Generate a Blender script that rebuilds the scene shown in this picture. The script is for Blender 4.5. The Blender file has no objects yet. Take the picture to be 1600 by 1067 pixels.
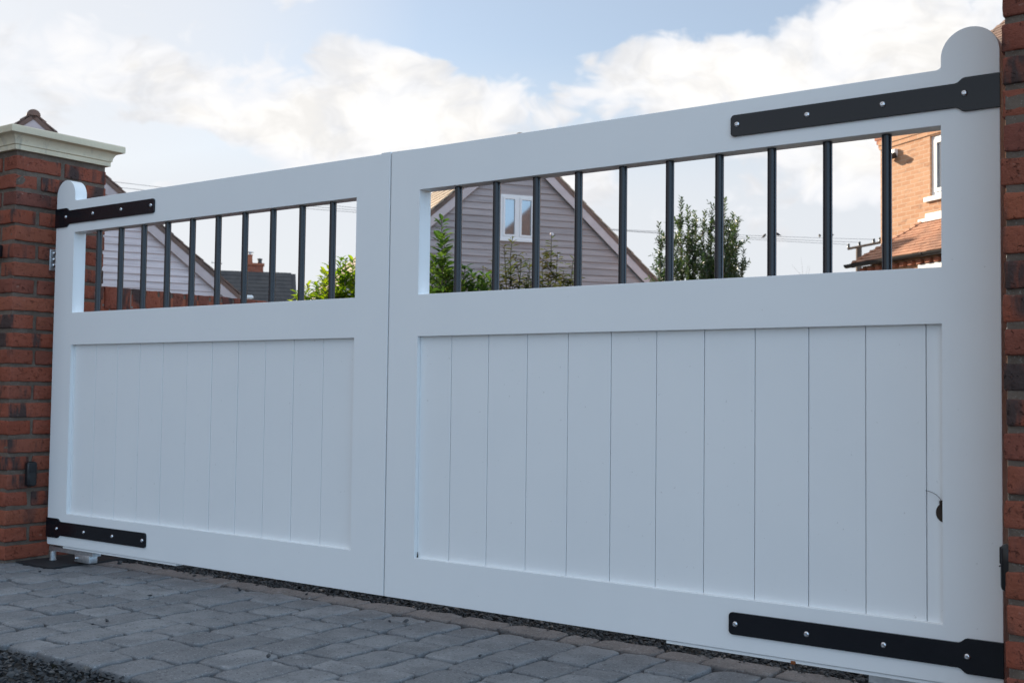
import bpy, bmesh, math, random
from mathutils import Vector, Matrix, noise
R = math.radians
SC = bpy.context.scene
COL = SC.collection

# ------------------------------------------------------------------ camera
YAW, PITCH, ROLL = R(35.7935), R(2.5158), R(0.7079)
fw = Vector((-math.sin(YAW)*math.cos(PITCH), math.cos(YAW)*math.cos(PITCH), math.sin(PITCH)))
rt0 = Vector((math.cos(YAW), math.sin(YAW), 0))
up0 = rt0.cross(fw)
rt = rt0*math.cos(ROLL) + up0*math.sin(ROLL)
up = -rt0*math.sin(ROLL) + up0*math.cos(ROLL)
cd = bpy.data.cameras.new('camera')
cam = bpy.data.objects.new('camera', cd)
COL.objects.link(cam)
m = Matrix.Identity(4)
for i in range(3):
    m[i][0], m[i][1], m[i][2] = rt[i], up[i], -fw[i]
m[0][3], m[1][3], m[2][3] = 2.5376, -2.7978, 0.6802
cam.matrix_world = m
cd.sensor_width = 36.0
cd.lens = 36.0*1765.9/1600.0
cd.clip_start = 0.05
cd.clip_end = 3000
cd.dof.use_dof = True
cd.dof.focus_distance = 3.7
cd.dof.aperture_fstop = 9.0
SC.camera = cam
SC.cycles.max_bounces = 6
SC.cycles.diffuse_bounces = 3
SC.cycles.glossy_bounces = 3
SC.cycles.transmission_bounces = 3
SC.cycles.caustics_reflective = False

# ------------------------------------------------------------------ light
SUN_AZ, SUN_EL = R(-80), R(19)          # azimuth from +Y towards +X
SUN = Vector((math.sin(SUN_AZ)*math.cos(SUN_EL), math.cos(SUN_AZ)*math.cos(SUN_EL), math.sin(SUN_EL)))
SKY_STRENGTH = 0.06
SC.view_settings.view_transform = 'Standard'
SC.view_settings.look = 'None'
SC.view_settings.exposure = 1.36
SC.view_settings.gamma = 1.0
SC.view_settings.use_curve_mapping = False
sl = bpy.data.lights.new('sun', 'SUN')
sl.energy = 4.2
sl.angle = R(0.5)
sl.color = (1.0, 0.86, 0.68)
so = bpy.data.objects.new('sun', sl)
COL.objects.link(so)
so.rotation_euler = (-SUN).to_track_quat('-Z', 'Y').to_euler()
so.location = SUN*50

W = bpy.data.worlds.new('World')
SC.world = W
W.use_nodes = True


class NT:
    """small helper for wiring node trees"""
    def __init__(s, tree):
        s.t = tree
        tree.nodes.clear()

    def n(s, typ, **kw):
        nd = s.t.nodes.new(typ)
        for k, v in kw.items():
            setattr(nd, k, v)
        return nd

    def set(s, sock, v):
        if isinstance(v, bpy.types.NodeSocket):
            s.t.links.new(v, sock)
        elif v is not None:
            sock.default_value = v

    def math(s, op, a, b=None, c=None, clamp=False):
        nd = s.n('ShaderNodeMath', operation=op, use_clamp=clamp)
        s.set(nd.inputs[0], a)
        s.set(nd.inputs[1], b)
        s.set(nd.inputs[2], c)
        return nd.outputs[0]

    def mixc(s, f, a, b, mode='MIX'):
        nd = s.n('ShaderNodeMix', data_type='RGBA', blend_type=mode)
        s.set(nd.inputs[0], f)
        s.set(nd.inputs[6], a)
        s.set(nd.inputs[7], b)
        return nd.outputs[2]

    def noise(s, vec, scale, detail=4, rough=0.55, lac=2.0, dist=0.0):
        nd = s.n('ShaderNodeTexNoise')
        s.set(nd.inputs['Vector'], vec)
        nd.inputs['Scale'].default_value = scale
        nd.inputs['Detail'].default_value = detail
        nd.inputs['Roughness'].default_value = rough
        nd.inputs['Lacunarity'].default_value = lac
        nd.inputs['Distortion'].default_value = dist
        return nd.outputs[0]

    def ramp(s, f, stops, interp='LINEAR'):
        nd = s.n('ShaderNodeValToRGB')
        cr = nd.color_ramp
        cr.interpolation = interp
        while len(cr.elements) < len(stops):
            cr.elements.new(0.5)
        for e, (p, c) in zip(cr.elements, stops):
            e.position = p
            e.color = (c, c, c, 1) if isinstance(c, (int, float)) else tuple(c)[:3] + (1,)
        s.set(nd.inputs[0], f)
        return nd.outputs[0]

    def mapr(s, v, a, b, c=0.0, d=1.0, smooth=True):
        nd = s.n('ShaderNodeMapRange', interpolation_type='SMOOTHSTEP' if smooth else 'LINEAR')
        s.set(nd.inputs[0], v)
        for i, x in enumerate((a, b, c, d)):
            nd.inputs[i+1].default_value = x
        return nd.outputs[0]


def build_sky():
    t = NT(W.node_tree)
    out = t.n('ShaderNodeOutputWorld')
    bg = t.n('ShaderNodeBackground')
    t.t.links.new(bg.outputs[0], out.inputs[0])
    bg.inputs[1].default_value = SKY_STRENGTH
    sky = t.n('ShaderNodeTexSky', sky_type='NISHITA')
    sky.sun_disc = False
    sky.sun_elevation = SUN_EL
    sky.sun_rotation = SUN_AZ
    sky.altitude = 50
    sky.air_density = 1.0
    sky.dust_density = 0.8
    sky.ozone_density = 1.5
    tc = t.n('ShaderNodeTexCoord')
    sep = t.n('ShaderNodeSeparateXYZ')
    t.set(sep.inputs[0], tc.outputs['Generated'])
    x, y, z = sep.outputs
    az = t.math('MULTIPLY', t.math('ARCTAN2', x, y), 57.2958)
    el = t.math('MULTIPLY', t.math('ARCSINE', z), 57.2958)
    comb = t.n('ShaderNodeCombineXYZ')
    t.set(comb.inputs[0], az)
    t.set(comb.inputs[1], t.math('MULTIPLY', el, 1.5))
    vec = comb.outputs[0]

    def n2(v, scale, detail, rough, out=0):
        nd = t.n('ShaderNodeTexNoise', noise_dimensions='2D')
        t.set(nd.inputs['Vector'], v)
        nd.inputs['Scale'].default_value = scale
        nd.inputs['Detail'].default_value = detail
        nd.inputs['Roughness'].default_value = rough
        return nd.outputs[out]
    wv = t.n('ShaderNodeVectorMath', operation='MULTIPLY_ADD')
    t.set(wv.inputs[0], n2(vec, 0.22, 2, 0.5, 1))
    wv.inputs[1].default_value = (3.0, 3.0, 0)
    t.set(wv.inputs[2], vec)
    n1 = n2(wv.outputs[0], 0.16, 7, 0.55)
    vo = t.n('ShaderNodeTexVoronoi', feature='F1', voronoi_dimensions='2D')
    vo.inputs['Scale'].default_value = 0.42
    vo.inputs['Detail'].default_value = 2.0
    vo.inputs['Roughness'].default_value = 0.55
    t.set(vo.inputs['Vector'], wv.outputs[0])
    puff = t.math('SUBTRACT', 0.6, vo.outputs['Distance'])
    field = t.math('MULTIPLY_ADD', puff, 0.30, n1)
    bias = t.math('MULTIPLY_ADD', n2(vec, 0.04, 1, 0.5), 0.9, -0.43)
    # cumulus mounds: azimuth, elevation, half width, half height, weight
    for (a, e, wa, we, g) in SKY_BLOBS:
        da = t.math('MULTIPLY_ADD', az, 1.0/wa, -a/wa)
        de = t.math('MULTIPLY_ADD', el, 1.0/we, -e/we)
        r2 = t.math('MULTIPLY_ADD', da, da, t.math('MULTIPLY', de, de))
        bias = t.math('MULTIPLY_ADD', t.math('SUBTRACT', 1.0, r2, clamp=True), g, bias)
    cov = t.math('ADD', field, bias)
    mask = t.mapr(cov, 0.58, 0.84)
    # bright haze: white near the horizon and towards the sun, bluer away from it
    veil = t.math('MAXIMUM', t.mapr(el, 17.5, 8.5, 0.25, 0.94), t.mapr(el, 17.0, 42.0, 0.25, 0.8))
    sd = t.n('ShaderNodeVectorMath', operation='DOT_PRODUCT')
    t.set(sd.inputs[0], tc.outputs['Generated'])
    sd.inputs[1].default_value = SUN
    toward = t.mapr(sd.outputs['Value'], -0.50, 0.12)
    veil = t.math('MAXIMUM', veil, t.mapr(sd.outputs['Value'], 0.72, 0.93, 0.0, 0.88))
    vcol = t.mixc(toward, (1.10*CLOUD, 1.66*CLOUD, 2.32*CLOUD, 1), (0.80*CLOUD, 0.825*CLOUD, 0.87*CLOUD, 1))  # side away from the sun raised as added fill for the gate
    shade = t.mapr(n2(wv.outputs[0], 0.26, 4, 0.6), 0.28, 0.58, 0.86, 1.0)
    thick = t.mapr(cov, 0.72, 1.25)
    bright = t.math('MULTIPLY', shade, t.math('MULTIPLY_ADD', thick, 0.10*CLOUD, 0.93*CLOUD))
    ccol = t.mixc(1.0, bright, t.mixc(thick, (0.975, 0.99, 1.03, 1), (1.02, 1.0, 0.975, 1)), 'MULTIPLY')
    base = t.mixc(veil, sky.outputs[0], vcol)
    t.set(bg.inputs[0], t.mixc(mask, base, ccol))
    W.cycles.sampling_method = 'MANUAL'
    W.cycles.sample_map_resolution = 512


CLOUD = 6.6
SKY_BLOBS = [(-55, 12.6, 10.0, 5.0, 0.56), (-44.5, 12.8, 8.5, 4.8, 0.55), (-36.5, 11.4, 7.0, 4.8, 0.52),
             (-60.0, 15.4, 6.0, 3.0, 0.30), (-18.5, 14.2, 10.0, 5.2, 0.60), (-27.0, 15.4, 6.0, 2.8, 0.50),
             (-15, 19.0, 9.0, 3.6, 0.40), (-37.5, 18.6, 9.0, 2.3, -0.55), (-28.8, 12.2, 2.6, 2.6, -0.40), (-52.5, 11.3, 6.5, 1.5, -0.62), (-40.5, 12.0, 2.2, 1.3, -0.35)]
build_sky()

# ------------------------------------------------------------------ materials
MATS = {}


def mat(name, rough=0.6, metal=0.0, spec=0.5):
    mt = bpy.data.materials.new(name)
    mt.use_nodes = True
    t = NT(mt.node_tree)
    out = t.n('ShaderNodeOutputMaterial')
    b = t.n('ShaderNodeBsdfPrincipled')
    b.inputs['Roughness'].default_value = rough
    b.inputs['Metallic'].default_value = metal
    b.inputs['Specular IOR Level'].default_value = spec
    t.t.links.new(b.outputs[0], out.inputs[0])
    MATS[name] = mt
    t.b = b
    t.tc = t.n('ShaderNodeTexCoord')
    t.obj = t.tc.outputs['Object']
    return t


def bump(t, h, strength=0.3, dist=0.01):
    bp = t.n('ShaderNodeBump')
    bp.inputs['Strength'].default_value = strength
    bp.inputs['Distance'].default_value = dist
    t.set(bp.inputs['Height'], h)
    t.set(t.b.inputs['Normal'], bp.outputs[0])


def rnd_vec(t, k=37.0):
    """object coordinates shifted by the object's own random number"""
    oi = t.n('ShaderNodeObjectInfo')
    v = t.n('ShaderNodeVectorMath', operation='ADD')
    t.set(v.inputs[0], t.obj)
    t.set(v.inputs[1], t.math('MULTIPLY', oi.outputs['Random'], k))
    return v.outputs[0], oi.outputs['Random']


def make_materials():
    # white gate paint
    t = mat('gate_paint', 0.38)
    v = t.noise(t.obj, 2.3, 5, 0.6)
    c = t.mixc(t.mapr(v, 0.3, 0.75), (0.86, 0.86, 0.85, 1), (0.83, 0.835, 0.83, 1))
    sp = t.noise(t.obj, 95, 2, 0.5)
    c = t.mixc(t.mapr(sp, 0.735, 0.79, 0, 0.35), c, (0.35, 0.34, 0.31, 1))
    t.set(t.b.inputs['Base Color'], c)
    t.set(t.b.inputs['Roughness'], t.mapr(t.noise(t.obj, 5, 4), 0.3, 0.7, 0.34, 0.46))
    bump(t, t.noise(t.obj, 130, 3, 0.6), 0.06, 0.002)
    # black powder-coated steel
    t = mat('black_steel', 0.42)
    t.set(t.b.inputs['Base Color'], t.mixc(t.noise(t.obj, 14, 4), (0.004, 0.0055, 0.009, 1), (0.006, 0.008, 0.012, 1)))
    t.set(t.b.inputs['Roughness'], t.mapr(t.noise(t.obj, 9, 4), 0.3, 0.7, 0.20, 0.24))
    bump(t, t.noise(t.obj, 900, 2), 0.05, 0.0004)
    t = mat('black_bar', 0.25)
    t.set(t.b.inputs['Base Color'], t.mixc(t.noise(t.obj, 20, 4), (0.006, 0.008, 0.012, 1), (0.010, 0.012, 0.017, 1)))
    t = mat('black_plastic', 0.3)
    t.set(t.b.inputs['Base Color'], t.mixc(t.noise(t.obj, 30, 3), (0.008, 0.009, 0.011, 1), (0.014, 0.015, 0.018, 1)))
    t = mat('black_rubber', 0.75)
    t.set(t.b.inputs['Base Color'], t.mixc(t.noise(t.obj, 12, 5), (0.006, 0.007, 0.009, 1), (0.020, 0.020, 0.022, 1)))
    bump(t, t.noise(t.obj, 60, 4), 0.3, 0.003)
    # stainless and galvanised steel
    t = mat('stainless', 0.22, 1.0)
    t.set(t.b.inputs['Base Color'], t.mixc(t.noise(t.obj, 60, 3), (0.75, 0.75, 0.76, 1), (0.55, 0.55, 0.57, 1)))
    t = mat('galvanised', 0.42, 0.85)
    vo = t.n('ShaderNodeTexVoronoi')
    vo.inputs['Scale'].default_value = 70
    t.set(vo.inputs['Vector'], t.obj)
    t.set(t.b.inputs['Base Color'], t.mixc(vo.outputs['Distance'], (0.60, 0.62, 0.63, 1), (0.40, 0.42, 0.44, 1)))
    t = mat('rust', 0.9)
    t.set(t.b.inputs['Base Color'], t.mixc(t.noise(t.obj, 80, 4), (0.35, 0.10, 0.02, 1), (0.12, 0.04, 0.015, 1)))
    # red stock brick (one object = one brick)
    t = mat('red_brick', 0.88, 0, 0.25)
    v, r = rnd_vec(t)
    base = t.n('ShaderNodeValToRGB')
    cr = base.color_ramp
    cr.elements[0].position = 0.0
    cr.elements[0].color = (0.240, 0.061, 0.034, 1)
    cr.elements[1].position = 1.0
    cr.elements[1].color = (0.265, 0.080, 0.044, 1)
    for p, c in ((0.25, (0.280, 0.075, 0.041)), (0.5, (0.165, 0.052, 0.035)), (0.72, (0.310, 0.094, 0.050)), (0.88, (0.120, 0.044, 0.036))):
        e = cr.elements.new(p)
        e.color = c + (1,)
    t.set(base.inputs[0], r)
    n1 = t.noise(v, 9, 5, 0.62)
    c = t.mixc(t.mapr(n1, 0.35, 0.7, 0.0, 0.55), base.outputs[0], (0.30, 0.095, 0.062, 1))
    # vertical burnt smears
    mp = t.n('ShaderNodeMapping')
    mp.inputs['Scale'].default_value = (11, 11, 2.5)
    t.set(mp.inputs['Vector'], v)
    sm = t.noise(mp.outputs[0], 1.0, 4, 0.6)
    gate_r = t.mapr(t.noise(v, 3.0, 2), 0.43, 0.54)
    c = t.mixc(t.math('MULTIPLY', t.mapr(sm, 0.49, 0.60, 0, 0.92), gate_r), c, (0.050, 0.040, 0.038, 1))
    fine = t.noise(v, 120, 4, 0.65)
    c = t.mixc(t.mapr(fine, 0.58, 0.72, 0, 0.75), c, (0.075, 0.030, 0.024, 1))
    c = t.mixc(t.mapr(t.noise(v, 26, 5, 0.7, dist=1.5), 0.66, 0.72, 0, 0.85), c, (0.035, 0.02, 0.018, 1))
    c = t.mixc(t.mapr(t.noise(v, 48, 4, 0.6), 0.64, 0.80, 0, 0.45), c, (0.40, 0.30, 0.24, 1))
    t.set(t.b.inputs['Base Color'], c)
    hh = t.math('ADD', t.math('MULTIPLY', t.noise(v, 30, 6, 0.7), 1.0), t.math('MULTIPLY', t.mapr(t.noise(v, 70, 3, 0.6), 0.60, 0.72), -0.8))
    bump(t, hh, 0.95, 0.009)
    # mortar
    t = mat('mortar', 0.95, 0, 0.2)
    n1 = t.noise(t.obj, 16, 6, 0.65)
    c = t.mixc(t.mapr(n1, 0.3, 0.7), (0.105, 0.078, 0.061, 1), (0.165, 0.125, 0.098, 1))
    c = t.mixc(t.mapr(t.noise(t.obj, 260, 2), 0.60, 0.72, 0, 0.5), c, (0.36, 0.33, 0.29, 1))
    t.set(t.b.inputs['Base Color'], c)
    bump(t, t.noise(t.obj, 150, 5, 0.7), 0.6, 0.004)
    # cast stone cap
    t = mat('cast_stone', 0.85, 0, 0.3)
    n1 = t.noise(t.obj, 5, 6, 0.65)
    c = t.mixc(t.mapr(n1, 0.3, 0.72), (0.80, 0.69, 0.50, 1), (0.68, 0.58, 0.42, 1))
    mp = t.n('ShaderNodeMapping')
    mp.inputs['Scale'].default_value = (16, 16, 2.2)
    t.set(mp.inputs['Vector'], t.obj)
    c = t.mixc(t.mapr(t.noise(mp.outputs[0], 1, 5, 0.65), 0.52, 0.76, 0, 0.62), c, (0.24, 0.235, 0.21, 1))
    c = t.mixc(t.mapr(t.noise(t.obj, 30, 4), 0.60, 0.75, 0, 0.35), c, (0.36, 0.32, 0.24, 1))
    t.set(t.b.inputs['Base Color'], c)
    bump(t, t.noise(t.obj, 180, 4, 0.7), 0.35, 0.002)
    # tumbled concrete setts
    for nm, ca, cb, cc in (('sett_grey', (0.176, 0.178, 0.184), (0.262, 0.264, 0.270), (0.146, 0.149, 0.156)),
                           ('sett_brown', (0.190, 0.166, 0.156), (0.230, 0.204, 0.192), (0.160, 0.144, 0.137))):
        t = mat(nm, 0.86, 0, 0.35)
        v, r = rnd_vec(t, 53)
        c = t.mixc(r, ca + (1,), cb + (1,))
        c = t.mixc(t.mapr(t.noise(v, 8, 5, 0.6), 0.35, 0.68, 0, 0.8), c, cc + (1,))
        c = t.mixc(t.mapr(t.noise(v, 13, 5, 0.65), 0.60, 0.74, 0, 0.5), c, (0.36, 0.36, 0.36, 1))
        c = t.mixc(t.mapr(t.noise(v, 150, 3, 0.65), 0.57, 0.68, 0, 0.75), c, (0.36, 0.36, 0.36, 1))
        c = t.mixc(t.mapr(t.noise(v, 110, 3, 0.65), 0.57, 0.68, 0, 0.8), c, (0.060, 0.060, 0.064, 1))
        t.set(t.b.inputs['Base Color'], c)
        bump(t, t.math('ADD', t.noise(v, 190, 4, 0.7), t.math('MULTIPLY', t.noise(v, 22, 4), 1.2)), 0.6, 0.004)
    t = mat('joint_sand', 0.95, 0, 0.2)
    n1 = t.noise(t.obj, 30, 6, 0.7)
    c = t.mixc(t.mapr(n1, 0.35, 0.7), (0.012, 0.012, 0.012, 1), (0.07, 0.066, 0.062, 1))
    c = t.mixc(t.mapr(t.noise(t.obj, 3.5, 4), 0.60, 0.70, 0, 0.6), c, (0.030, 0.036, 0.016, 1))
    t.set(t.b.inputs['Base Color'], c)
    bump(t, t.noise(t.obj, 220, 4, 0.7), 0.9, 0.006)
    # slate chippings
    t = mat('slate_chip', 0.75, 0, 0.4)
    geo = t.n('ShaderNodeNewGeometry')
    r = geo.outputs['Random Per Island']
    c = t.ramp(r, [(0, (0.030, 0.032, 0.035)), (0.5, (0.055, 0.058, 0.062)), (0.85, (0.085, 0.086, 0.088)), (0.97, (0.13, 0.12, 0.11)), (1.0, (0.30, 0.24, 0.20))])
    t.set(t.b.inputs['Base Color'], t.mixc(t.mapr(t.noise(t.obj, 60, 4), 0.35, 0.7, 0, 0.5), c, (0.03, 0.03, 0.032, 1)))
    bump(t, t.noise(t.obj, 160, 4, 0.7), 0.5, 0.004)
    t = mat('ground_gravel', 0.92, 0, 0.25)
    vo = t.n('ShaderNodeTexVoronoi')
    vo.inputs['Scale'].default_value = 45
    t.set(vo.inputs['Vector'], t.obj)
    c = t.mixc(t.mapr(vo.outputs['Distance'], 0.1, 0.7), (0.085, 0.088, 0.09, 1), (0.02, 0.02, 0.021, 1))
    t.set(t.b.inputs['Base Color'], t.mixc(t.noise(t.obj, 4, 5), c, (0.06, 0.055, 0.05, 1)))
    bump(t, vo.outputs['Distance'], -0.9, 0.02)
    t = mat('ground_pale', 0.92, 0, 0.25)
    c = t.mixc(t.noise(t.obj, 0.7, 6, 0.65), (0.33, 0.29, 0.24, 1), (0.22, 0.20, 0.17, 1))
    t.set(t.b.inputs['Base Color'], c)
    bump(t, t.noise(t.obj, 30, 5, 0.7), 0.6, 0.02)
    # weathered larch weatherboard
    for nm, a, b_, d in (('weatherboard_pale', (0.74, 0.68, 0.68), (0.68, 0.62, 0.62), (0.55, 0.50, 0.505)),
                         ('weatherboard_grey', (0.42, 0.37, 0.36), (0.35, 0.312, 0.308), (0.265, 0.240, 0.240))):
        t = mat(nm, 0.8, 0, 0.25)
        v, r = rnd_vec(t, 61)
        mp = t.n('ShaderNodeMapping')
        mp.inputs['Scale'].default_value = (0.9, 7, 16)
        t.set(mp.inputs['Vector'], v)
        g = t.noise(mp.outputs[0], 1.2, 6, 0.65)
        c = t.mixc(r, a + (1,), b_ + (1,))
        c = t.mixc(t.mapr(g, 0.40, 0.68, 0, 0.85), c, d + (1,))
        vo = t.n('ShaderNodeTexVoronoi')
        vo.inputs['Scale'].default_value = 2.4
        t.set(vo.inputs['Vector'], v)
        c = t.mixc(t.mapr(vo.outputs['Distance'], 0.055, 0.025, 0, 0.8), c, (0.09, 0.065, 0.055, 1))
        t.set(t.b.inputs['Base Color'], c)
        bump(t, g, 0.4, 0.004)
    t = mat('verge_board', 0.75, 0, 0.25)
    g = t.noise(t.obj, 3, 6, 0.65)
    t.set(t.b.inputs['Base Color'], t.mixc(t.mapr(g, 0.3, 0.7), (0.58, 0.51, 0.50, 1), (0.48, 0.42, 0.415, 1)))
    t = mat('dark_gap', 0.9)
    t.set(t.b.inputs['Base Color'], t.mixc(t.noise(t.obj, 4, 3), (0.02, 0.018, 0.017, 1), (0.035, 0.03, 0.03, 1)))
    # roof tiles
    for nm, a, b_, d in (('tile_brown', (0.235, 0.150, 0.115), (0.165, 0.112, 0.092), (0.10, 0.082, 0.072)),
                         ('tile_red', (0.44, 0.235, 0.15), (0.36, 0.18, 0.115), (0.20, 0.12, 0.09)),
                         ('tile_pale', (0.42, 0.335, 0.25), (0.35, 0.275, 0.205), (0.25, 0.20, 0.155)),
                         ('tile_dark', (0.088, 0.080, 0.076), (0.076, 0.070, 0.068), (0.058, 0.055, 0.055))):
        t = mat(nm, 0.85, 0, 0.25)
        geo = t.n('ShaderNodeNewGeometry')
        c = t.mixc(geo.outputs['Random Per Island'], a + (1,), b_ + (1,))
        c = t.mixc(t.mapr(t.noise(t.obj, 2.2, 6, 0.65), 0.42, 0.70, 0, 0.8), c, d + (1,))
        t.set(t.b.inputs['Base Color'], c)
        bump(t, t.noise(t.obj, 25, 4), 0.3, 0.006)
    # brickwork of far walls (UV in metres)
    for nm, c1, c2, mo, dk in (('brickwork_orange', (0.53, 0.31, 0.19), (0.46, 0.245, 0.14), (0.56, 0.43, 0.32), (0.27, 0.15, 0.10)),
                               ('brickwork_red', (0.33, 0.10, 0.055), (0.24, 0.07, 0.042), (0.22, 0.19, 0.165), (0.12, 0.05, 0.036))):
        t = mat(nm, 0.9, 0, 0.2)
        uv = t.tc.outputs['UV']
        bt = t.n('ShaderNodeTexBrick')
        bt.offset = 0.5
        t.set(bt.inputs['Vector'], uv)
        bt.inputs['Color1'].default_value = c1 + (1,)
        bt.inputs['Color2'].default_value = c2 + (1,)
        bt.inputs['Mortar'].default_value = mo + (1,)
        bt.inputs['Scale'].default_value = 1.0
        bt.inputs['Mortar Size'].default_value = 0.005
        bt.inputs['Mortar Smooth'].default_value = 0.2
        bt.inputs['Bias'].default_value = 0.0
        bt.inputs['Brick Width'].default_value = 0.225
        bt.inputs['Row Height'].default_value = 0.075
        mp = t.n('ShaderNodeMapping')
        mp.inputs['Scale'].default_value = (3.2, 9, 1)
        t.set(mp.inputs['Vector'], uv)
        c = t.mixc(t.mapr(t.noise(mp.outputs[0], 1.0, 4, 0.6), 0.54, 0.70, 0, 0.75), bt.outputs['Color'], dk + (1,))
        t.set(t.b.inputs['Base Color'], c)
        bump(t, t.math('SUBTRACT', t.noise(uv, 30, 4), t.math('MULTIPLY', bt.outputs['Fac'], 1.5)), 0.5, 0.008)
    t = mat('terracotta', 0.85)
    t.set(t.b.inputs['Base Color'], t.mixc(t.noise(t.obj, 6, 4), (0.42, 0.14, 0.07, 1), (0.28, 0.10, 0.06, 1)))
    t = mat('white_upvc', 0.3)
    t.set(t.b.inputs['Base Color'], t.mixc(t.noise(t.obj, 3, 4), (0.78, 0.78, 0.77, 1), (0.70, 0.70, 0.69, 1)))
    t = mat('lead_flashing', 0.5, 0.1)
    t.set(t.b.inputs['Base Color'], t.mixc(t.noise(t.obj, 4, 4), (0.62, 0.61, 0.60, 1), (0.45, 0.45, 0.45, 1)))
    t = mat('gutter_plastic', 0.35)
    t.set(t.b.inputs['Base Color'], t.mixc(t.noise(t.obj, 5, 4), (0.018, 0.017, 0.017, 1), (0.035, 0.032, 0.03, 1)))
    t = mat('window_glass', 0.04, 0, 1.0)
    t.set(t.b.inputs['Base Color'], t.mixc(t.noise(t.obj, 2, 3), (0.035, 0.05, 0.065, 1), (0.05, 0.065, 0.08, 1)))
    t.b.inputs['IOR'].default_value = 2.2
    bump(t, t.noise(t.obj, 0.9, 2), 0.02, 0.02)
    t = mat('render_cream', 0.9)
    t.set(t.b.inputs['Base Color'], t.mixc(t.noise(t.obj, 3, 5), (0.62, 0.58, 0.50, 1), (0.50, 0.46, 0.40, 1)))
    # foliage
    for nm, a, b_, d, tr in (('leaf_laurel', (0.052, 0.100, 0.022), (0.085, 0.130, 0.030), (0.032, 0.066, 0.018), 0.35),
                             ('leaf_laurel_sunlit', (0.14, 0.20, 0.028), (0.20, 0.24, 0.035), (0.07, 0.13, 0.02), 0.45),  # yellow of sun through the leaves put into the colour
                             ('leaf_viburnum', (0.062, 0.090, 0.028), (0.10, 0.105, 0.036), (0.055, 0.050, 0.024), 0.3),
                             ('leaf_evergreen', (0.045, 0.080, 0.026), (0.075, 0.100, 0.028), (0.030, 0.055, 0.021), 0.25)):
        mt = bpy.data.materials.new(nm)
        mt.use_nodes = True
        t = NT(mt.node_tree)
        MATS[nm] = mt
        out = t.n('ShaderNodeOutputMaterial')
        b = t.n('ShaderNodeBsdfPrincipled')
        b.inputs['Roughness'].default_value = 0.38
        geo = t.n('ShaderNodeNewGeometry')
        r = geo.outputs['Random Per Island']
        tcn = t.n('ShaderNodeTexCoord')
        c = t.mixc(r, a + (1,), b_ + (1,))
        c = t.mixc(t.mapr(t.noise(tcn.outputs['Object'], 5, 3), 0.42, 0.62), c, d + (1,))
        t.set(b.inputs['Base Color'], c)
        trn = t.n('ShaderNodeBsdfTranslucent')
        hs = t.n('ShaderNodeHueSaturation')
        hs.inputs['Saturation'].default_value = 1.15
        hs.inputs['Value'].default_value = 2.2
        t.set(hs.inputs['Color'], c)
        t.set(trn.inputs[0], hs.outputs[0])
        mx = t.n('ShaderNodeMixShader')
        mx.inputs[0].default_value = tr
        t.t.links.new(b.outputs[0], mx.inputs[1])
        t.t.links.new(trn.outputs[0], mx.inputs[2])
        t.t.links.new(mx.outputs[0], out.inputs[0])
    t = mat('bark', 0.9)
    t.set(t.b.inputs['Base Color'], t.mixc(t.noise(t.obj, 18, 4), (0.085, 0.060, 0.045, 1), (0.15, 0.115, 0.09, 1)))
    t = mat('white_bud', 0.7)
    t.set(t.b.inputs['Base Color'], t.mixc(t.noise(t.obj, 40, 2), (0.75, 0.70, 0.68, 1), (0.62, 0.52, 0.52, 1)))
    t = mat('pole_wood', 0.9)
    t.set(t.b.inputs['Base Color'], t.mixc(t.noise(t.obj, 6, 4), (0.075, 0.055, 0.045, 1), (0.13, 0.10, 0.085, 1)))
    t = mat('wire_black', 0.6)
    t.set(t.b.inputs['Base Color'], t.mixc(t.noise(t.obj, 3, 2), (0.10, 0.10, 0.11, 1), (0.16, 0.16, 0.17, 1)))
    t = mat('feather_black', 0.7)
    t.set(t.b.inputs['Base Color'], t.mixc(t.noise(t.obj, 30, 2), (0.015, 0.015, 0.017, 1), (0.03, 0.03, 0.035, 1)))
    t = mat('worn_wood_dark', 0.85)
    t.set(t.b.inputs['Base Color'], t.mixc(t.noise(t.obj, 60, 4), (0.05, 0.03, 0.018, 1), (0.015, 0.011, 0.009, 1)))


make_materials()
M = MATS


# ------------------------------------------------------------------ mesh helpers
def link(name, me, material=None, parent=None, loc=None, rz=None):
    o = bpy.data.objects.new(name, me)
    COL.objects.link(o)
    if material is not None and me is not None and not me.materials:
        me.materials.append(M[material])
    if parent is not None:
        o.parent = parent
    if loc is not None:
        o.location = loc
    if rz is not None:
        o.rotation_euler = (0, 0, rz)
    return o


def empty(name, loc=(0, 0, 0), rz=0.0):
    return link(name, None, None, None, loc, rz)


def tag(o, label=None, cat=None, group=None, kind=None):
    for k, v in (('label', label), ('category', cat), ('group', group), ('kind', kind)):
        if v:
            o[k] = v
    return o


def smooth(me, ang=35):
    me.polygons.foreach_set('use_smooth', [True]*len(me.polygons))
    me.set_sharp_from_angle(angle=R(ang))
    return me


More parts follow.
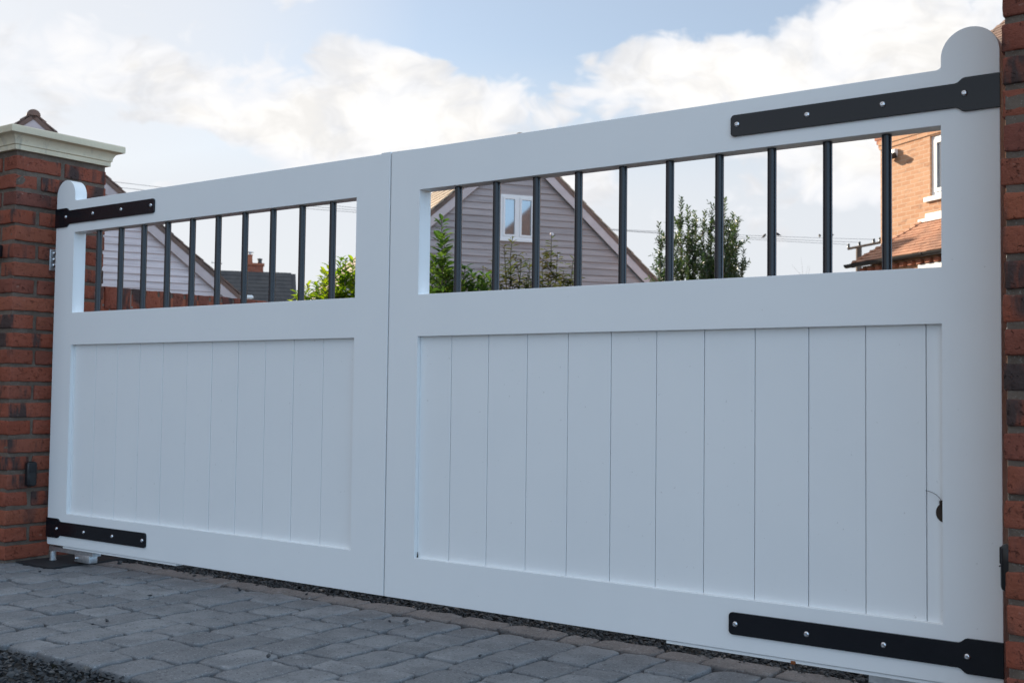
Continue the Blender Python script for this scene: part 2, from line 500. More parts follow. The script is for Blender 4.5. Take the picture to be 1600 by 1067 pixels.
class MB:
    def __init__(s):
        s.v, s.f = [], []

    def add(s, vs, fs):
        k = len(s.v)
        s.v += [tuple(v) for v in vs]
        s.f += [tuple(i+k for i in f) for f in fs]

    def box(s, x0, x1, y0, y1, z0, z1):
        s.add([(x0, y0, z0), (x1, y0, z0), (x1, y1, z0), (x0, y1, z0), (x0, y0, z1), (x1, y0, z1), (x1, y1, z1), (x0, y1, z1)],
              [(3, 2, 1, 0), (4, 5, 6, 7), (0, 1, 5, 4), (1, 2, 6, 5), (2, 3, 7, 6), (3, 0, 4, 7)])

    def hexa(s, a, b):
        """prism between two equal polygons a (bottom) and b (top)"""
        n = len(a)
        s.add(list(a) + list(b), [tuple(reversed(range(n))), tuple(range(n, 2*n))] + [(i, (i+1) % n, n+(i+1) % n, n+i) for i in range(n)])

    def tube(s, pts, rad, seg=8, caps=True):
        pts = [Vector(p) for p in pts]
        rad = rad if isinstance(rad, (list, tuple)) else [rad]*len(pts)
        k = len(s.v)
        ref = Vector((0, 0, 1)) if abs((pts[-1]-pts[0]).normalized().z) < 0.9 else Vector((1, 0, 0))
        for i, p in enumerate(pts):
            d = (pts[min(i+1, len(pts)-1)] - pts[max(i-1, 0)]).normalized()
            a = d.cross(ref).normalized()
            b = d.cross(a)
            for j in range(seg):
                th = 2*math.pi*j/seg
                s.v.append(tuple(p + (a*math.cos(th) + b*math.sin(th))*rad[i]))
        for i in range(len(pts)-1):
            for j in range(seg):
                s.f.append((k+i*seg+j, k+i*seg+(j+1) % seg, k+(i+1)*seg+(j+1) % seg, k+(i+1)*seg+j))
        if caps:
            s.f.append(tuple(k+j for j in reversed(range(seg))))
            s.f.append(tuple(k+(len(pts)-1)*seg+j for j in range(seg)))

    def mesh(s, name='mesh', fix=True, sm=None):
        me = bpy.data.meshes.new(name)
        me.from_pydata(s.v, [], s.f)
        if fix:
            bm = bmesh.new()
            bm.from_mesh(me)
            bmesh.ops.recalc_face_normals(bm, faces=bm.faces)
            bm.to_mesh(me)
            bm.free()
        if sm:
            smooth(me, sm)
        return me

    def build(s, name, material, parent=None, loc=None, rz=None, fix=True, sm=None):
        return link(name, s.mesh(name, fix, sm), material, parent, loc, rz)


def rbox(dx, dy, dz, r, n=(2, 2, 2), jit=0.0, seed=0, freq=14.0, open_bottom=False):
    """box with rounded edges on a shared grid, optionally roughened"""
    h = (dx/2, dy/2, dz/2)
    ax = []
    for k in range(3):
        a = [-h[k], -h[k]+r*0.35, -h[k]+r]
        a += [-h[k]+r + (2*h[k]-2*r)*i/n[k] for i in range(1, n[k])]
        a += [h[k]-r, h[k]-r*0.35, h[k]]
        ax.append(a)
    ids, vs, fs = {}, [], []

    def vid(i, j, k):
        key = (i, j, k)
        if key not in ids:
            p = Vector((ax[0][i], ax[1][j], ax[2][k]))
            q = Vector([max(-h[a]+r, min(h[a]-r, p[a])) for a in range(3)])
            d = p-q
            if d.length > 1e-9:
                mx = max(abs(c) for c in d)
                p = q + d.normalized()*(r*(mx/r)) if mx < r else q + d.normalized()*r
            if jit:
                o = Vector((seed*7.1, seed*3.3, seed*1.7))
                nv = noise.noise_vector(p*freq + o)
                p = p + nv*jit + noise.noise_vector(p*freq*3.1 + o)*jit*0.5
            ids[key] = len(vs)
            vs.append(tuple(p))
        return ids[key]
    N = [len(a)-1 for a in ax]
    for (a, b, c) in ((0, 1, 2), (1, 2, 0), (2, 0, 1)):
        for side in (0, N[c]):
            if open_bottom and c == 2 and side == 0:
                continue
            for i in range(N[a]):
                for j in range(N[b]):
                    q = []
                    for (ii, jj) in ((i, j), (i+1, j), (i+1, j+1), (i, j+1)):
                        idx = [0, 0, 0]
                        idx[a], idx[b], idx[c] = ii, jj, side
                        q.append(vid(*idx))
                    fs.append(tuple(q if side else reversed(q)))
    me = bpy.data.meshes.new('rounded')
    me.from_pydata(vs, [], fs)
    me.validate()
    return smooth(me, 60)


def prism_xz(poly, y0, y1, bev=0.0, seg=2, holes=None, only=None):
    """polygon in x,z extruded from y0 (front) to y1 (back), front and back edges bevelled"""
    bm = bmesh.new()
    fr = [bm.verts.new((x, y0, z)) for x, z in poly]
    f = bm.faces.new(fr)
    ret = bmesh.ops.extrude_face_region(bm, geom=[f])
    for v in [g for g in ret['geom'] if isinstance(g, bmesh.types.BMVert)]:
        v.co.y = y1
    bmesh.ops.recalc_face_normals(bm, faces=bm.faces)
    if bev:
        es = [e for e in bm.edges if abs(e.verts[0].co.y - e.verts[1].co.y) < 1e-6]
        if only:
            es = [e for e in es if only(e)]
        bmesh.ops.bevel(bm, geom=es, offset=bev, segments=seg, profile=0.5, affect='EDGES')
    me = bpy.data.meshes.new('prism')
    bm.to_mesh(me)
    bm.free()
    return smooth(me, 18)


def arc(cx, cz, r, a0, a1, n):
    return [(cx + r*math.cos(R(a0 + (a1-a0)*i/n)), cz + r*math.sin(R(a0 + (a1-a0)*i/n))) for i in range(n+1)]


def lathe(prof, axis='y', seg=16):
    """profile of (radius, height) turned about an axis"""
    mb = MB()
    n = len(prof)
    for (r, h) in prof:
        for j in range(seg):
            th = 2*math.pi*j/seg
            c, s_ = r*math.cos(th), r*math.sin(th)
            mb.v.append((c, h, s_) if axis == 'y' else ((c, s_, h) if axis == 'z' else (h, c, s_)))
    for i in range(n-1):
        for j in range(seg):
            mb.f.append((i*seg+j, i*seg+(j+1) % seg, (i+1)*seg+(j+1) % seg, (i+1)*seg+j))
    mb.f.append(tuple(range(seg)))
    mb.f.append(tuple((n-1)*seg+j for j in reversed(range(seg))))
    return mb.mesh('lathe', True, 40)


def uv_quads(quads, name='wall'):
    """list of (corners, uv corners) -> mesh with UVs in metres"""
    me = bpy.data.meshes.new(name)
    vs, fs, uvs = [], [], []
    for c, u in quads:
        k = len(vs)
        vs += [tuple(p) for p in c]
        fs.append(tuple(range(k, k+len(c))))
        uvs += list(u)
    me.from_pydata(vs, [], fs)
    ul = me.uv_layers.new(name='UVMap')
    for i, u in enumerate(uvs):
        ul.data[i].uv = u
    return me


ZG = -0.068           # ground level (gate bottom rail is z = 0)
RX = 1.9652           # gate opening half width (pillar reveals)
L = 1.925             # hinge end of each gate leaf

# ------------------------------------------------------------------ ground
mb = MB()
mb.box(-900, 900, -900, 900, ZG-0.5, ZG-0.045)
tag(mb.build('ground', 'ground_pale'), kind='structure')
mb = MB()
mb.box(-4.5, 4.5, -5.0, 2.4, ZG-0.4, ZG-0.04)
tag(mb.build('drive_bed', 'ground_gravel'), kind='structure')

rng = random.Random(4)
PAV_Y0, PAV_Y1 = -0.975, 0.195
mb = MB()
mb.box(-7, 7, PAV_Y0+0.006, PAV_Y1-0.006, ZG-0.3, ZG-0.020)
paving = tag(mb.build('paving', 'joint_sand'), kind='structure')
# setts: courses run through the gateway, a browner row lies along its far edge
SETT = {}


def sett_mesh(length, width, var):
    key = (round(length, 3), round(width, 3), var)
    if key not in SETT:
        me = rbox(width, length, 0.06, 0.0075, (6, 7, 1), 0.0036, len(SETT)+3, 26.0, True)
        rr = random.Random(len(SETT)+90)
        amp = [rr.uniform(0.02, 0.34)*(1.6 if rr.random() < 0.2 else 1) for _ in range(4)]
        for v in me.vertices:                      # knocked-off corners
            cx_, cy_ = 0.030, 0.030
            u_ = max(0, (abs(v.co.x) - (width/2-cx_))/cx_)
            w_ = max(0, (abs(v.co.y) - (length/2-cy_))/cy_)
            k_ = amp[(v.co.x > 0) + 2*(v.co.y > 0)]*u_*w_
            v.co.x -= math.copysign(k_*cx_*0.55, v.co.x)
            v.co.y -= math.copysign(k_*cy_*0.55, v.co.y)
            v.co.z -= k_*0.006*(v.co.z > 0)
        SETT[key] = me
    return SETT[key]


extra = []
cw = 0.1455
BORD = 0.112
nset = 0


def lay(x, y, w, l, brown=False):
    global nset
    var = rng.randrange(5)
    lq = min((0.095, 0.12, 0.145, 0.17, 0.2, 0.215), key=lambda q: abs(q-l))
    me = sett_mesh(lq-0.0, w, var)
    if not me.materials:
        me.materials.append(M['sett_grey'])
    loc = (x, y, ZG-0.030 + rng.uniform(-0.0035, 0.0025))
    rot = (rng.uniform(-0.016, 0.016), rng.uniform(-0.016, 0.016), rng.uniform(-0.012, 0.012) + (math.pi if rng.random() < 0.5 else 0))
    sc = (1, (l-0.008)/lq, 1)
    if -2.75 < x < 2.05 and not (x > 1.2 and y < -0.45):
        o = link('sett', me, None, paving)
        o.location, o.rotation_euler, o.scale = loc, rot, sc
        if brown:
            o.material_slots[0].link = 'OBJECT'
            o.material_slots[0].material = M['sett_brown']
        nset += 1
    else:
        extra.append((me, loc, rot, sc))


k = 0
x = -4.0
while x < 3.2:
    y = PAV_Y0 + 0.002
    top = PAV_Y1 - BORD - 0.002
    seq = []
    while y < top - 0.07:
        l = rng.choice((0.095, 0.12, 0.145, 0.145, 0.17, 0.17, 0.2, 0.215))
        if top - (y+l) < 0.085:
            l = top - y
        if l > 0.235:
            l = l/2
        seq.append((y + l/2, l))
        y += l
    for (yc, l) in seq:
        lay(x + rng.uniform(-0.003, 0.003), yc, cw-0.008, l)
    x += cw
x = -4.0
while x < 3.2:
    l = rng.choice((0.12, 0.145, 0.17, 0.2, 0.215, 0.215))
    # row laid the other way round: length runs along the gate
    var = rng.randrange(5)
    lq = min((0.095, 0.12, 0.145, 0.17, 0.2, 0.215), key=lambda q: abs(q-l))
    me = sett_mesh(lq, BORD-0.006, var)
    if not me.materials:
        me.materials.append(M['sett_grey'])
    loc = (x + l/2, PAV_Y1 - BORD/2, ZG-0.030 + rng.uniform(-0.003, 0.002))
    rot = (rng.uniform(-0.012, 0.012), rng.uniform(-0.012, 0.012), math.pi/2 + rng.uniform(-0.01, 0.01))
    sc = (1, (l-0.008)/lq, 1)
    if -2.0 < x < 2.0:
        o = link('sett', me, None, paving)
        o.location, o.rotation_euler, o.scale = loc, rot, sc
        o.material_slots[0].link = 'OBJECT'
        o.material_slots[0].material = M['sett_brown']
    else:
        extra.append((me, loc, rot, sc))
    x += l
mb = MB()
for me, loc, rot, sc in extra:
    mx = Matrix.Translation(loc) @ Matrix.Rotation(rot[2], 4, 'Z') @ Matrix.Diagonal((sc[0], sc[1], sc[2], 1))
    mb.add([mx @ v.co for v in me.vertices], [tuple(p.vertices) for p in me.polygons])
o = mb.build('outer_setts', 'sett_grey', paving, fix=False, sm=60)
o['kind'] = 'stuff'

# slate chippings in front of the paving and in the strip beyond it
def chip(rg, s):
    base = [(0, 0, 1), (0.9, 0, 0.25), (0.25, 0.85, 0.25), (-0.75, 0.5, 0.25), (-0.7, -0.55, 0.25), (0.3, -0.85, 0.25), (0.1, 0.05, -0.9)]
    vs = []
    ax = Vector((s*rg.uniform(0.75, 1.35), s*rg.uniform(0.6, 1.0), s*rg.uniform(0.35, 0.7)))
    for b in base:
        v = Vector(b) + Vector((rg.uniform(-.3, .3), rg.uniform(-.3, .3), rg.uniform(-.3, .3)))
        vs.append(Vector((v.x*ax.x, v.y*ax.y, v.z*ax.z)))
    rot = Matrix.Rotation(rg.uniform(0, 6.28), 3, 'Z') @ Matrix.Rotation(rg.uniform(-.7, .7), 3, 'X') @ Matrix.Rotation(rg.uniform(-.7, .7), 3, 'Y')
    fs = [(0, 1, 2), (0, 2, 3), (0, 3, 4), (0, 4, 5), (0, 5, 1), (6, 2, 1), (6, 3, 2), (6, 4, 3), (6, 5, 4), (6, 1, 5)]
    return [rot @ v for v in vs], fs


mb = MB()
rg = random.Random(8)


def scatter(n, x0, x1, y0, y1, s0, s1, z0, z1):
    for _ in range(n):
        vs, fs = chip(rg, rg.uniform(s0, s1))
        p = Vector((rg.uniform(x0, x1), rg.uniform(y0, y1), rg.uniform(z0, z1)))
        mb.add([v+p for v in vs], fs)


scatter(7000, -1.5, 0.75, -1.62, PAV_Y0-0.004, 0.006, 0.0115, ZG-0.034, ZG-0.001)
scatter(3500, -3.5, 2.6, -2.6, PAV_Y0-0.01, 0.008, 0.014, ZG-0.042, ZG-0.016)
scatter(9000, -1.95, 1.95, PAV_Y1+0.002, 0.55, 0.006, 0.011, ZG-0.034, ZG-0.004)
scatter(3500, -1.95, 1.95, 0.5, 2.2, 0.008, 0.014, ZG-0.042, ZG-0.014)
scatter(420, -1.6, 1.9, PAV_Y1-0.03, PAV_Y1+0.03, 0.004, 0.008, ZG-0.006, ZG+0.006)
tag(mb.build('gravel', 'slate_chip', fix=False), 'dark slate chippings lying beyond the edges of the block paving', 'gravel', kind='stuff')

# ------------------------------------------------------------------ brick pillars
BR = [rbox(0.2115, 0.1035, 0.0625, 0.0055, (9, 3, 3), 0.0030, i+1, 24.0) for i in range(8)]
for b in BR:
    b.materials.append(M['red_brick'])
CO = 0.075


def pillar(cx, label, seed):
    rg = random.Random(seed)
    top = empty('brick_pillar', (cx, 0.05, ZG))
    tag(top, label, 'pillar', 'brick gate pillars')
    core = MB()
    core.box(-0.2132, 0.2132, -0.2132, 0.2132, -0.2, 23*CO+0.022)
    # joints weather a little unevenly
    core.build('mortar', 'mortar', top)
    for i in range(23):
        z = i*CO + 0.0425
        a = (i % 2 == 0)
        spots = []
        for sgn in (-1, 1):
            for s2 in (-1, 1):
                spots.append((sgn*0.169, s2*0.1125, math.pi/2))     # faces +-x carry two stretchers
            spots.append((0.0, sgn*0.169, 0.0))                     # one stretcher between the headers
        for (px, py, rz) in spots:
            if not a:
                px, py, rz = py, px, (0.0 if rz else math.pi/2)
            o = link('brick', rg.choice(BR), None, top)
            o.location = (px + rg.uniform(-.0018, .0018), py + rg.uniform(-.0018, .0018), z + rg.uniform(-.0025, .0025))
            o.rotation_euler = (rg.choice((0, math.pi)) + rg.uniform(-.006, .006), rg.uniform(-.010, .010), rz + rg.uniform(-.008, .008) + rg.choice((0, math.pi)))
            o.scale = (rg.uniform(0.97, 1.0), 1, rg.uniform(0.92, 1.0))
    # moulded cast-stone cap
    prof = [(-0.03, 0), (0.010, 0.0), (0.011, 0.002), (0.011, 0.019), (0.013, 0.021), (0.016, 0.022)]
    for i in range(9):
        th = R(90*i/8)
        prof.append((0.016 + 0.030*(1-math.cos(th)), 0.022 + 0.040*math.sin(th)))
    prof += [(0.0475, 0.0625), (0.0545, 0.0635), (0.0555, 0.066), (0.0555, 0.090), (0.053, 0.0935), (0.045, 0.0955), (-0.219, 0.118)]
    cap = MB()
    n = 4
    for (o_, z_) in prof:
        hw = 0.22 + o_
        for (sx, sy) in ((-1, -1), (1, -1), (1, 1), (-1, 1)):
            cap.v.append((sx*hw, sy*hw, z_))
    for i in range(len(prof)-1):
        for j in range(4):
            cap.f.append((i*4+j, i*4+(j+1) % 4, (i+1)*4+(j+1) % 4, (i+1)*4+j))
    cap.f.append((3, 2, 1, 0))
    cap.f.append(tuple((len(prof)-1)*4+j for j in range(4)))
    cap.build('cap', 'cast_stone', top, (0, 0, 23*CO+0.0235), sm=32)
    return top


pillar(-RX-0.22, 'red brick gate pillar with its moulded cream stone cap in view', 11)
pillar(RX+0.22, 'red brick gate pillar cut off by the edge of the photo, cap out of view', 23)

# ------------------------------------------------------------------ gates
TH = 0.056
ZB, ZPB, ZPT, ZRB, ZRT, ZT = 0.0035, 0.1407, 0.8541, 0.9911, 1.3340, 1.4707
SH, SM = 0.1345, 0.1412
bolt_me = lathe([(0.0078, 0.0), (0.0078, -0.0010), (0.0074, -0.0024), (0.0058, -0.0042), (0.0036, -0.0048), (0.0035, -0.0026), (0.0001, -0.0024)], 'y', 16)
bolt_me.materials.append(M['stainless'])


def flip(poly, left):
    return [((-L+u) if left else (L-u), z) for u, z in poly]


def gate(left, label):
    g = empty('driveway_gate', (0, 0, 0))
    tag(g, label, 'gate', 'leaves of the double driveway gate')
    e = 0.0015
    # hinge stile with rounded head
    r = 0.067
    cz = 1.497
    poly = [(0.006, ZB), (SH, ZB), (SH, ZT), (SH, ZT+0.003), (SH, cz)] + arc(SH/2, cz, SH/2, 0, 180, 28)[1:] + [(0, ZB+0.006)]
    link('hinge_stile', prism_xz(flip(poly, left), 0, TH, e, 2, only=lambda ed: not all(abs(abs(v.co.x)-(L-SH)) < 1e-4 and v.co.z < ZT+0.0035 for v in ed.verts)), 'gate_paint', g)
    # small fillet where the head springs from the rail
    fl = [(SH, ZT-0.0004), (SH+0.012, ZT-0.0004)] + [(SH+0.012-0.012*math.sin(R(a)), ZT+0.007-0.007*math.cos(R(a))) for a in (20, 45, 70, 90)]
    link('fillet', prism_xz(flip(fl, left), 0.001, TH-0.001), 'gate_paint', g)
    # meeting stile (the left leaf carries the closing strip)
    xs = 0.010 if left else 0.0155
    x1 = -SM if left else SM
    if left:
        poly2 = [(x1, ZB), (xs, ZB), (xs, ZT+0.0035), (-0.031, ZT+0.0035), (-0.031, ZT), (x1, ZT)]
    else:
        poly2 = [(x1, ZB), (x1, ZT), (xs, ZT+0.002), (xs, ZB)]
    link('meeting_stile', prism_xz(poly2, 0, TH, e, 2, only=lambda ed: not all(abs(v.co.x-x1) < 1e-4 for v in ed.verts)), 'gate_paint', g)
    xa, xb = (-L+SH, -SM) if left else (SM, L-SH)
    for nm, z0, z1 in (('top_rail', ZRT, ZT), ('middle_rail', ZPT, ZRB), ('bottom_rail', ZB, ZPB)):
        link(nm, prism_xz([(xa, z0), (xb, z0), (xb, z1), (xa, z1)], 0, TH, e, 2, only=lambda ed: abs(ed.verts[0].co.z-ed.verts[1].co.z) < 1e-5), 'gate_paint', g)
    # tongued boards in the lower panel
    js = [0.2710 + 0.1478*i for i in range(11)]
    if left:
        js = [-0.3020 - 0.1478*i for i in range(11)]
        js = [j for j in js if j > xa+0.004]
    ed_ = sorted([xa+0.0005, xb-0.0005] + js)
    rg = random.Random(5 if left else 6)
    for a, b in zip(ed_[:-1], ed_[1:]):
        c = 0.0009
        dy = rg.uniform(-0.0004, 0.0004)
        y0 = 0.016 + dy
        la, lb = (c if a > xa+0.01 else 0.0), (c if b < xb-0.01 else 0.0)
        mb = MB()
        ga, gb = (0.0010 if la else 0.0), (0.0010 if lb else 0.0)
        prof = [(a+ga, y0+c), (a+ga+la, y0), (b-gb-lb, y0), (b-gb, y0+c), (b-gb, y0+0.0075), (b, y0+0.0075), (b, 0.036), (a, 0.036), (a, y0+0.0075), (a+ga, y0+0.0075)]
        prof = [p_ for i_, p_ in enumerate(prof) if p_ != prof[i_-1]]
        mb.hexa([(px, py, ZPB-0.004) for px, py in prof], [(px, py, ZPT+0.004) for px, py in prof])
        mb.build('board', 'gate_paint', g)
    # round black bars
    bm_ = MB()
    bm_.tube([(0, 0, ZRB-0.01), (0, 0, ZRT+0.01)], 0.0122, 20)
    bar = bm_.mesh('bar', True, 50)
    bar.materials.append(M['black_bar'])
    for i in range(10):
        xx = (0.2810 + 0.15225*i)*(-1 if left else 1)
        link('bar', bar, None, g, (xx, 0.029, 0))
    # straps with button-head bolts
    for zc in (1.4010, 0.0755):
        n, wd = 0.0292, 0.0412
        q = 0.011
        poly = [(-0.002, zc-wd), (0.078, zc-wd), (0.084, zc-wd+0.002), (0.094, zc-n-0.002), (0.100, zc-n)]
        poly += arc(0.6825-q, zc-n+q, q, -90, 0, 6) + arc(0.6825-q, zc+n-q, q, 0, 90, 6)
        poly += [(0.100, zc+n), (0.094, zc+n+0.002), (0.084, zc+wd-0.002), (0.078, zc+wd), (-0.002, zc+wd)]
        st = link('hinge_strap', prism_xz(flip(poly, left), -0.006, 0.001, 0.0010, 2), 'black_steel', g)
        for u in (0.0783, 0.2729, 0.4679, 0.6633):
            x = -L+u if left else L-u
            link('bolt', bolt_me, None, st, (x, -0.0058, zc + (0.002 if zc > 1 else -0.001)))
        # knuckle running into the gap beside the pillar
    # white steel shoe under the hinge half
    xs0, xs1 = sorted(((-1.812, -1.06) if left else (1.812, 1.053)))
    mb = MB()
    mb.box(xs0, xs1, 0.004, TH-0.004, -0.0055, 0.0022)
    mb.build('steel_shoe', 'gate_paint', g)
    return g


gl = gate(True, 'white boarded gate leaf hung on the pillar with the stone cap')
gr = gate(False, 'white boarded gate leaf with a torn notch low in its last board')
# torn notch with a curl of fibre in the last board, and a small rusty spot on the shoe
poly = [(1.7895 + 0.0185*math.cos(R(a)), 0.4025 + 0.0225*math.sin(R(a))) for a in range(95, 266, 17)]
poly = [(1.7895, 0.4250)] + poly + [(1.7895, 0.3800)]
link('torn_notch', prism_xz(poly, 0.0140, 0.0175, 0.0008, 1), 'worn_wood_dark', gr)
nb = rbox(0.011, 0.008, 0.012, 0.003, (1, 1, 1), 0.0015, 4, 80)
link('splinter', nb, 'worn_wood_dark', gr, (1.7850, 0.0125, 0.4270))
mb = MB()
mb.tube([(1.7860, 0.013, 0.427), (1.7825, 0.008, 0.437), (1.7755, 0.005, 0.445), (1.7655, 0.004, 0.4505), (1.7560, 0.006, 0.4530), (1.7480, 0.009, 0.4535)], 0.00065, 6)
mb.build('fibre', 'worn_wood_dark', gr)
link('rust_spot', rbox(0.012, 0.006, 0.009, 0.002, (1, 1, 1), 0.001, 2, 90), 'rust', gr, (1.418, 0.0035, -0.0045))
mb = MB()
mb.tube([(0.1445, 0.0135, 0.1412), (0.1455, 0.0130, 0.1500), (0.1448, 0.0132, 0.1585)], [0.0022, 0.0014, 0.0006], 6)
mb.build('cobweb_tuft', 'worn_wood_dark', gr)

# ------------------------------------------------------------------ gate hardware on the pillars and at the ground
def photocell(loc, rz, label):
    t = empty('photocell', loc, rz)
    tag(t, label, 'photocell', 'gate safety photocells')
    o = link('housing', rbox(0.030, 0.046, 0.106, 0.012, (1, 2, 3)), 'black_plastic', t, (0.015, 0, 0.053))
    link('lens', rbox(0.010, 0.036, 0.040, 0.004, (1, 1, 1)), 'black_rubber', t, (0.0265, 0, 0.080))
    mb = MB()
    mb.box(0.0295, 0.0308, -0.023, 0.023, 0.0555, 0.0580)
    mb.build('seam', 'black_rubber', t)


photocell((-RX, -0.068, 0.250), 0, 'slim black photocell low on the reveal of the capped pillar')
photocell((RX, -0.060, 0.245), math.pi, 'slim black photocell peeping past the pillar cut by the photo edge')

hb = empty('hinge_bracket', (-RX, 0.0, 1.179))
tag(hb, 'galvanised hinge plate bolted to the capped pillar beside the gate stile', 'bracket')
link('plate', rbox(0.006, 0.074, 0.094, 0.0028, (1, 2, 2)), 'galvanised', hb, (0.0035, 0.032, 0.047))
for z in (0.022, 0.047, 0.074):
    bo = link('bolt', lathe([(0.009, 0.0), (0.009, 0.007), (0.006, 0.010), (0.0001, 0.0105)], 'x', 6), 'stainless', hb, (0.006, 0.014, z))
ic = empty('intercom', (-RX-0.115, -0.17, 1.225))
tag(ic, 'small dark box fixed to the front of the capped pillar', 'intercom')
link('housing', rbox(0.07, 0.028, 0.052, 0.006, (1, 1, 1)), 'black_plastic', ic, (0, -0.014, 0.026))
link('face_plate', rbox(0.052, 0.004, 0.036, 0.0015, (1, 1, 1)), 'galvanised', ic, (0, -0.0285, 0.028))


def operator(sx, label):
    t = empty('gate_operator', (sx*1.83, 0.05, ZG))
    tag(t, label, 'gate operator', 'underground gate operators')
    mb = MB()
    x0, x1 = sorted((sx*1.83 - sx*1.83 - sx*0.13, sx*0.13))
    mb.box(-0.13, 0.13, -0.17, 0.26, -0.02, 0.0065)
    mb.build('foundation_lid', 'black_rubber', t)
    link('pivot_pin', lathe([(0.0150, 0.006), (0.0150, 0.010), (0.0128, 0.012), (0.0128, 0.040), (0.009, 0.044)], 'z', 18), 'galvanised', t, (-sx*-0.055*1.0, -0.045, 0.0))
    mb = MB()
    mb.box(min(sx*0.09, -sx*0.22), max(sx*0.09, -sx*0.22), -0.040, 0.000, 0.0430, 0.0620)
    mb.build('arm', 'galvanised', t)
    link('bracket', rbox(0.105, 0.040, 0.032, 0.003, (1, 1, 1)), 'galvanised', t, (-sx*0.155, -0.026, 0.0300))
    link('arm_bolt', lathe([(0.006, 0.0), (0.006, -0.006), (0.004, -0.008)], 'y', 8), 'stainless', t, (-sx*0.118, -0.0462, 0.030))


operator(-1, 'galvanised gate operator on a black lid below the left leaf')
operator(1, 'galvanised gate operator barely showing below the right leaf')

# loose chippings on the paving
rg = random.Random(31)
for i, (x, y) in enumerate([(-1.659, -0.194), (-1.62, 0.149), (-0.881, -0.244), (-0.624, -0.598), (0.137, -0.607), (0.116, -0.006),
                            (0.075, -0.040), (-0.740, 0.042), (0.591, -0.233), (-1.108, 0.13), (-0.475, 0.125), (-0.607, -0.66)]):
    vs, fs = chip(rg, (0.011, 0.013, 0.012, 0.010, 0.012, 0.013, 0.008, 0.012, 0.011, 0.009, 0.010, 0.007)[i])
    mb = MB()
    mb.add(vs, fs)
    o = mb.build('loose_chipping', 'slate_chip', None, (x, y, ZG+0.004), fix=True)
    tag(o, 'single dark slate chipping lying loose on the block paving', 'stone', 'loose chippings on the paving')

# ------------------------------------------------------------------ garden wall beyond the gate
gw = empty('garden_wall', (-RX-0.22, 0.27, ZG))
tag(gw, 'low red brick wall with brick-on-edge coping running back from the gate', 'wall')
WTOP = 1.147 - ZG
hw = 0.105
q = []
ln = 6.2
for sx in (-1, 1):
    q.append(([(sx*hw, 0.0, 0), (sx*hw, ln, 0), (sx*hw, ln, WTOP-0.03), (sx*hw, 0.0, WTOP-0.03)], [(0, 0), (ln, 0), (ln, WTOP-0.03), (0, WTOP-0.03)]))
q.append(([(-hw, ln, 0), (hw, ln, 0), (hw, ln, WTOP-0.03), (-hw, ln, WTOP-0.03)], [(0, 0), (0.21, 0), (0.21, WTOP-0.03), (0, WTOP-0.03)]))
q.append(([(-hw, 0, WTOP-0.014), (hw, 0, WTOP-0.012), (hw, ln, WTOP-0.012), (-hw, ln, WTOP-0.012)], [(0, 0), (0.2, 0), (0.2, ln), (0, ln)]))
link('brickwork', uv_quads(q), 'brickwork_red', gw)
mb = MB()
mb.box(-hw+0.002, hw-0.002, 0.0, ln, WTOP-0.262, WTOP-0.008)
mb.build('mortar', 'mortar', gw)
rg = random.Random(77)
CB = [rbox(0.217, 0.066, 0.1035, 0.005, (4, 2, 2), 0.0028, i+20, 20.0) for i in range(5)]
for b in CB:
    b.materials.append(M['red_brick'])
y = 0.036
while y < ln:
    o = link('coping_brick', rg.choice(CB), None, gw, (rg.uniform(-.003, .003), y, WTOP-0.053 + rg.uniform(-.002, .002)))
    o.rotation_euler = (rg.uniform(-.02, .02), 0, rg.choice((0, math.pi)) + rg.uniform(-.015, .015))
    y += 0.0775
for c in range(2):
    y = 0.108 + (0.1125 if c else 0)
    while y < 5.0:
        o = link('brick', rg.choice(BR), None, gw, (0.0585, y, WTOP-0.106-0.0425-c*CO))
        o.rotation_euler = (rg.choice((0, math.pi)), 0, math.pi/2 + rg.choice((0, math.pi)))
        y += 0.225


# ------------------------------------------------------------------ weatherboarded gables
def tiles_slope(mb, o, du, dv, nu, nv, tw, tl, rg, thick=0.022, cam_=0.012, clip=None):
    """rows of plain tiles; o = eave corner, du = unit along eave, dv = unit up the slope"""
    nrm = du.cross(dv).normalized()
    if nrm.z < 0:
        nrm = -nrm
    for r_ in range(nv):
        off = (r_ % 2)*tw/2
        for c in range(nu+1):
            u0 = c*tw - off + 0.002
            u1 = u0 + tw - 0.004
            u0, u1 = max(0, u0), min(nu*tw, u1)
            if u1-u0 < 0.02:
                continue
            v0 = r_*tl + rg.uniform(-.004, .004)
            v1 = v0 + tl*1.25
            if clip and not clip((u0+u1)/2, v0):
                continue
            h0 = cam_ + rg.uniform(0, 0.006)
            a = [o + du*u0 + dv*v0 + nrm*h0, o + du*u1 + dv*v0 + nrm*(h0 + rg.uniform(-.003, .003)), o + du*u1 + dv*v1 + nrm*0.002, o + du*u0 + dv*v1 + nrm*0.002]
            b = [p + nrm*thick for p in a]
            mb.hexa(a, b)


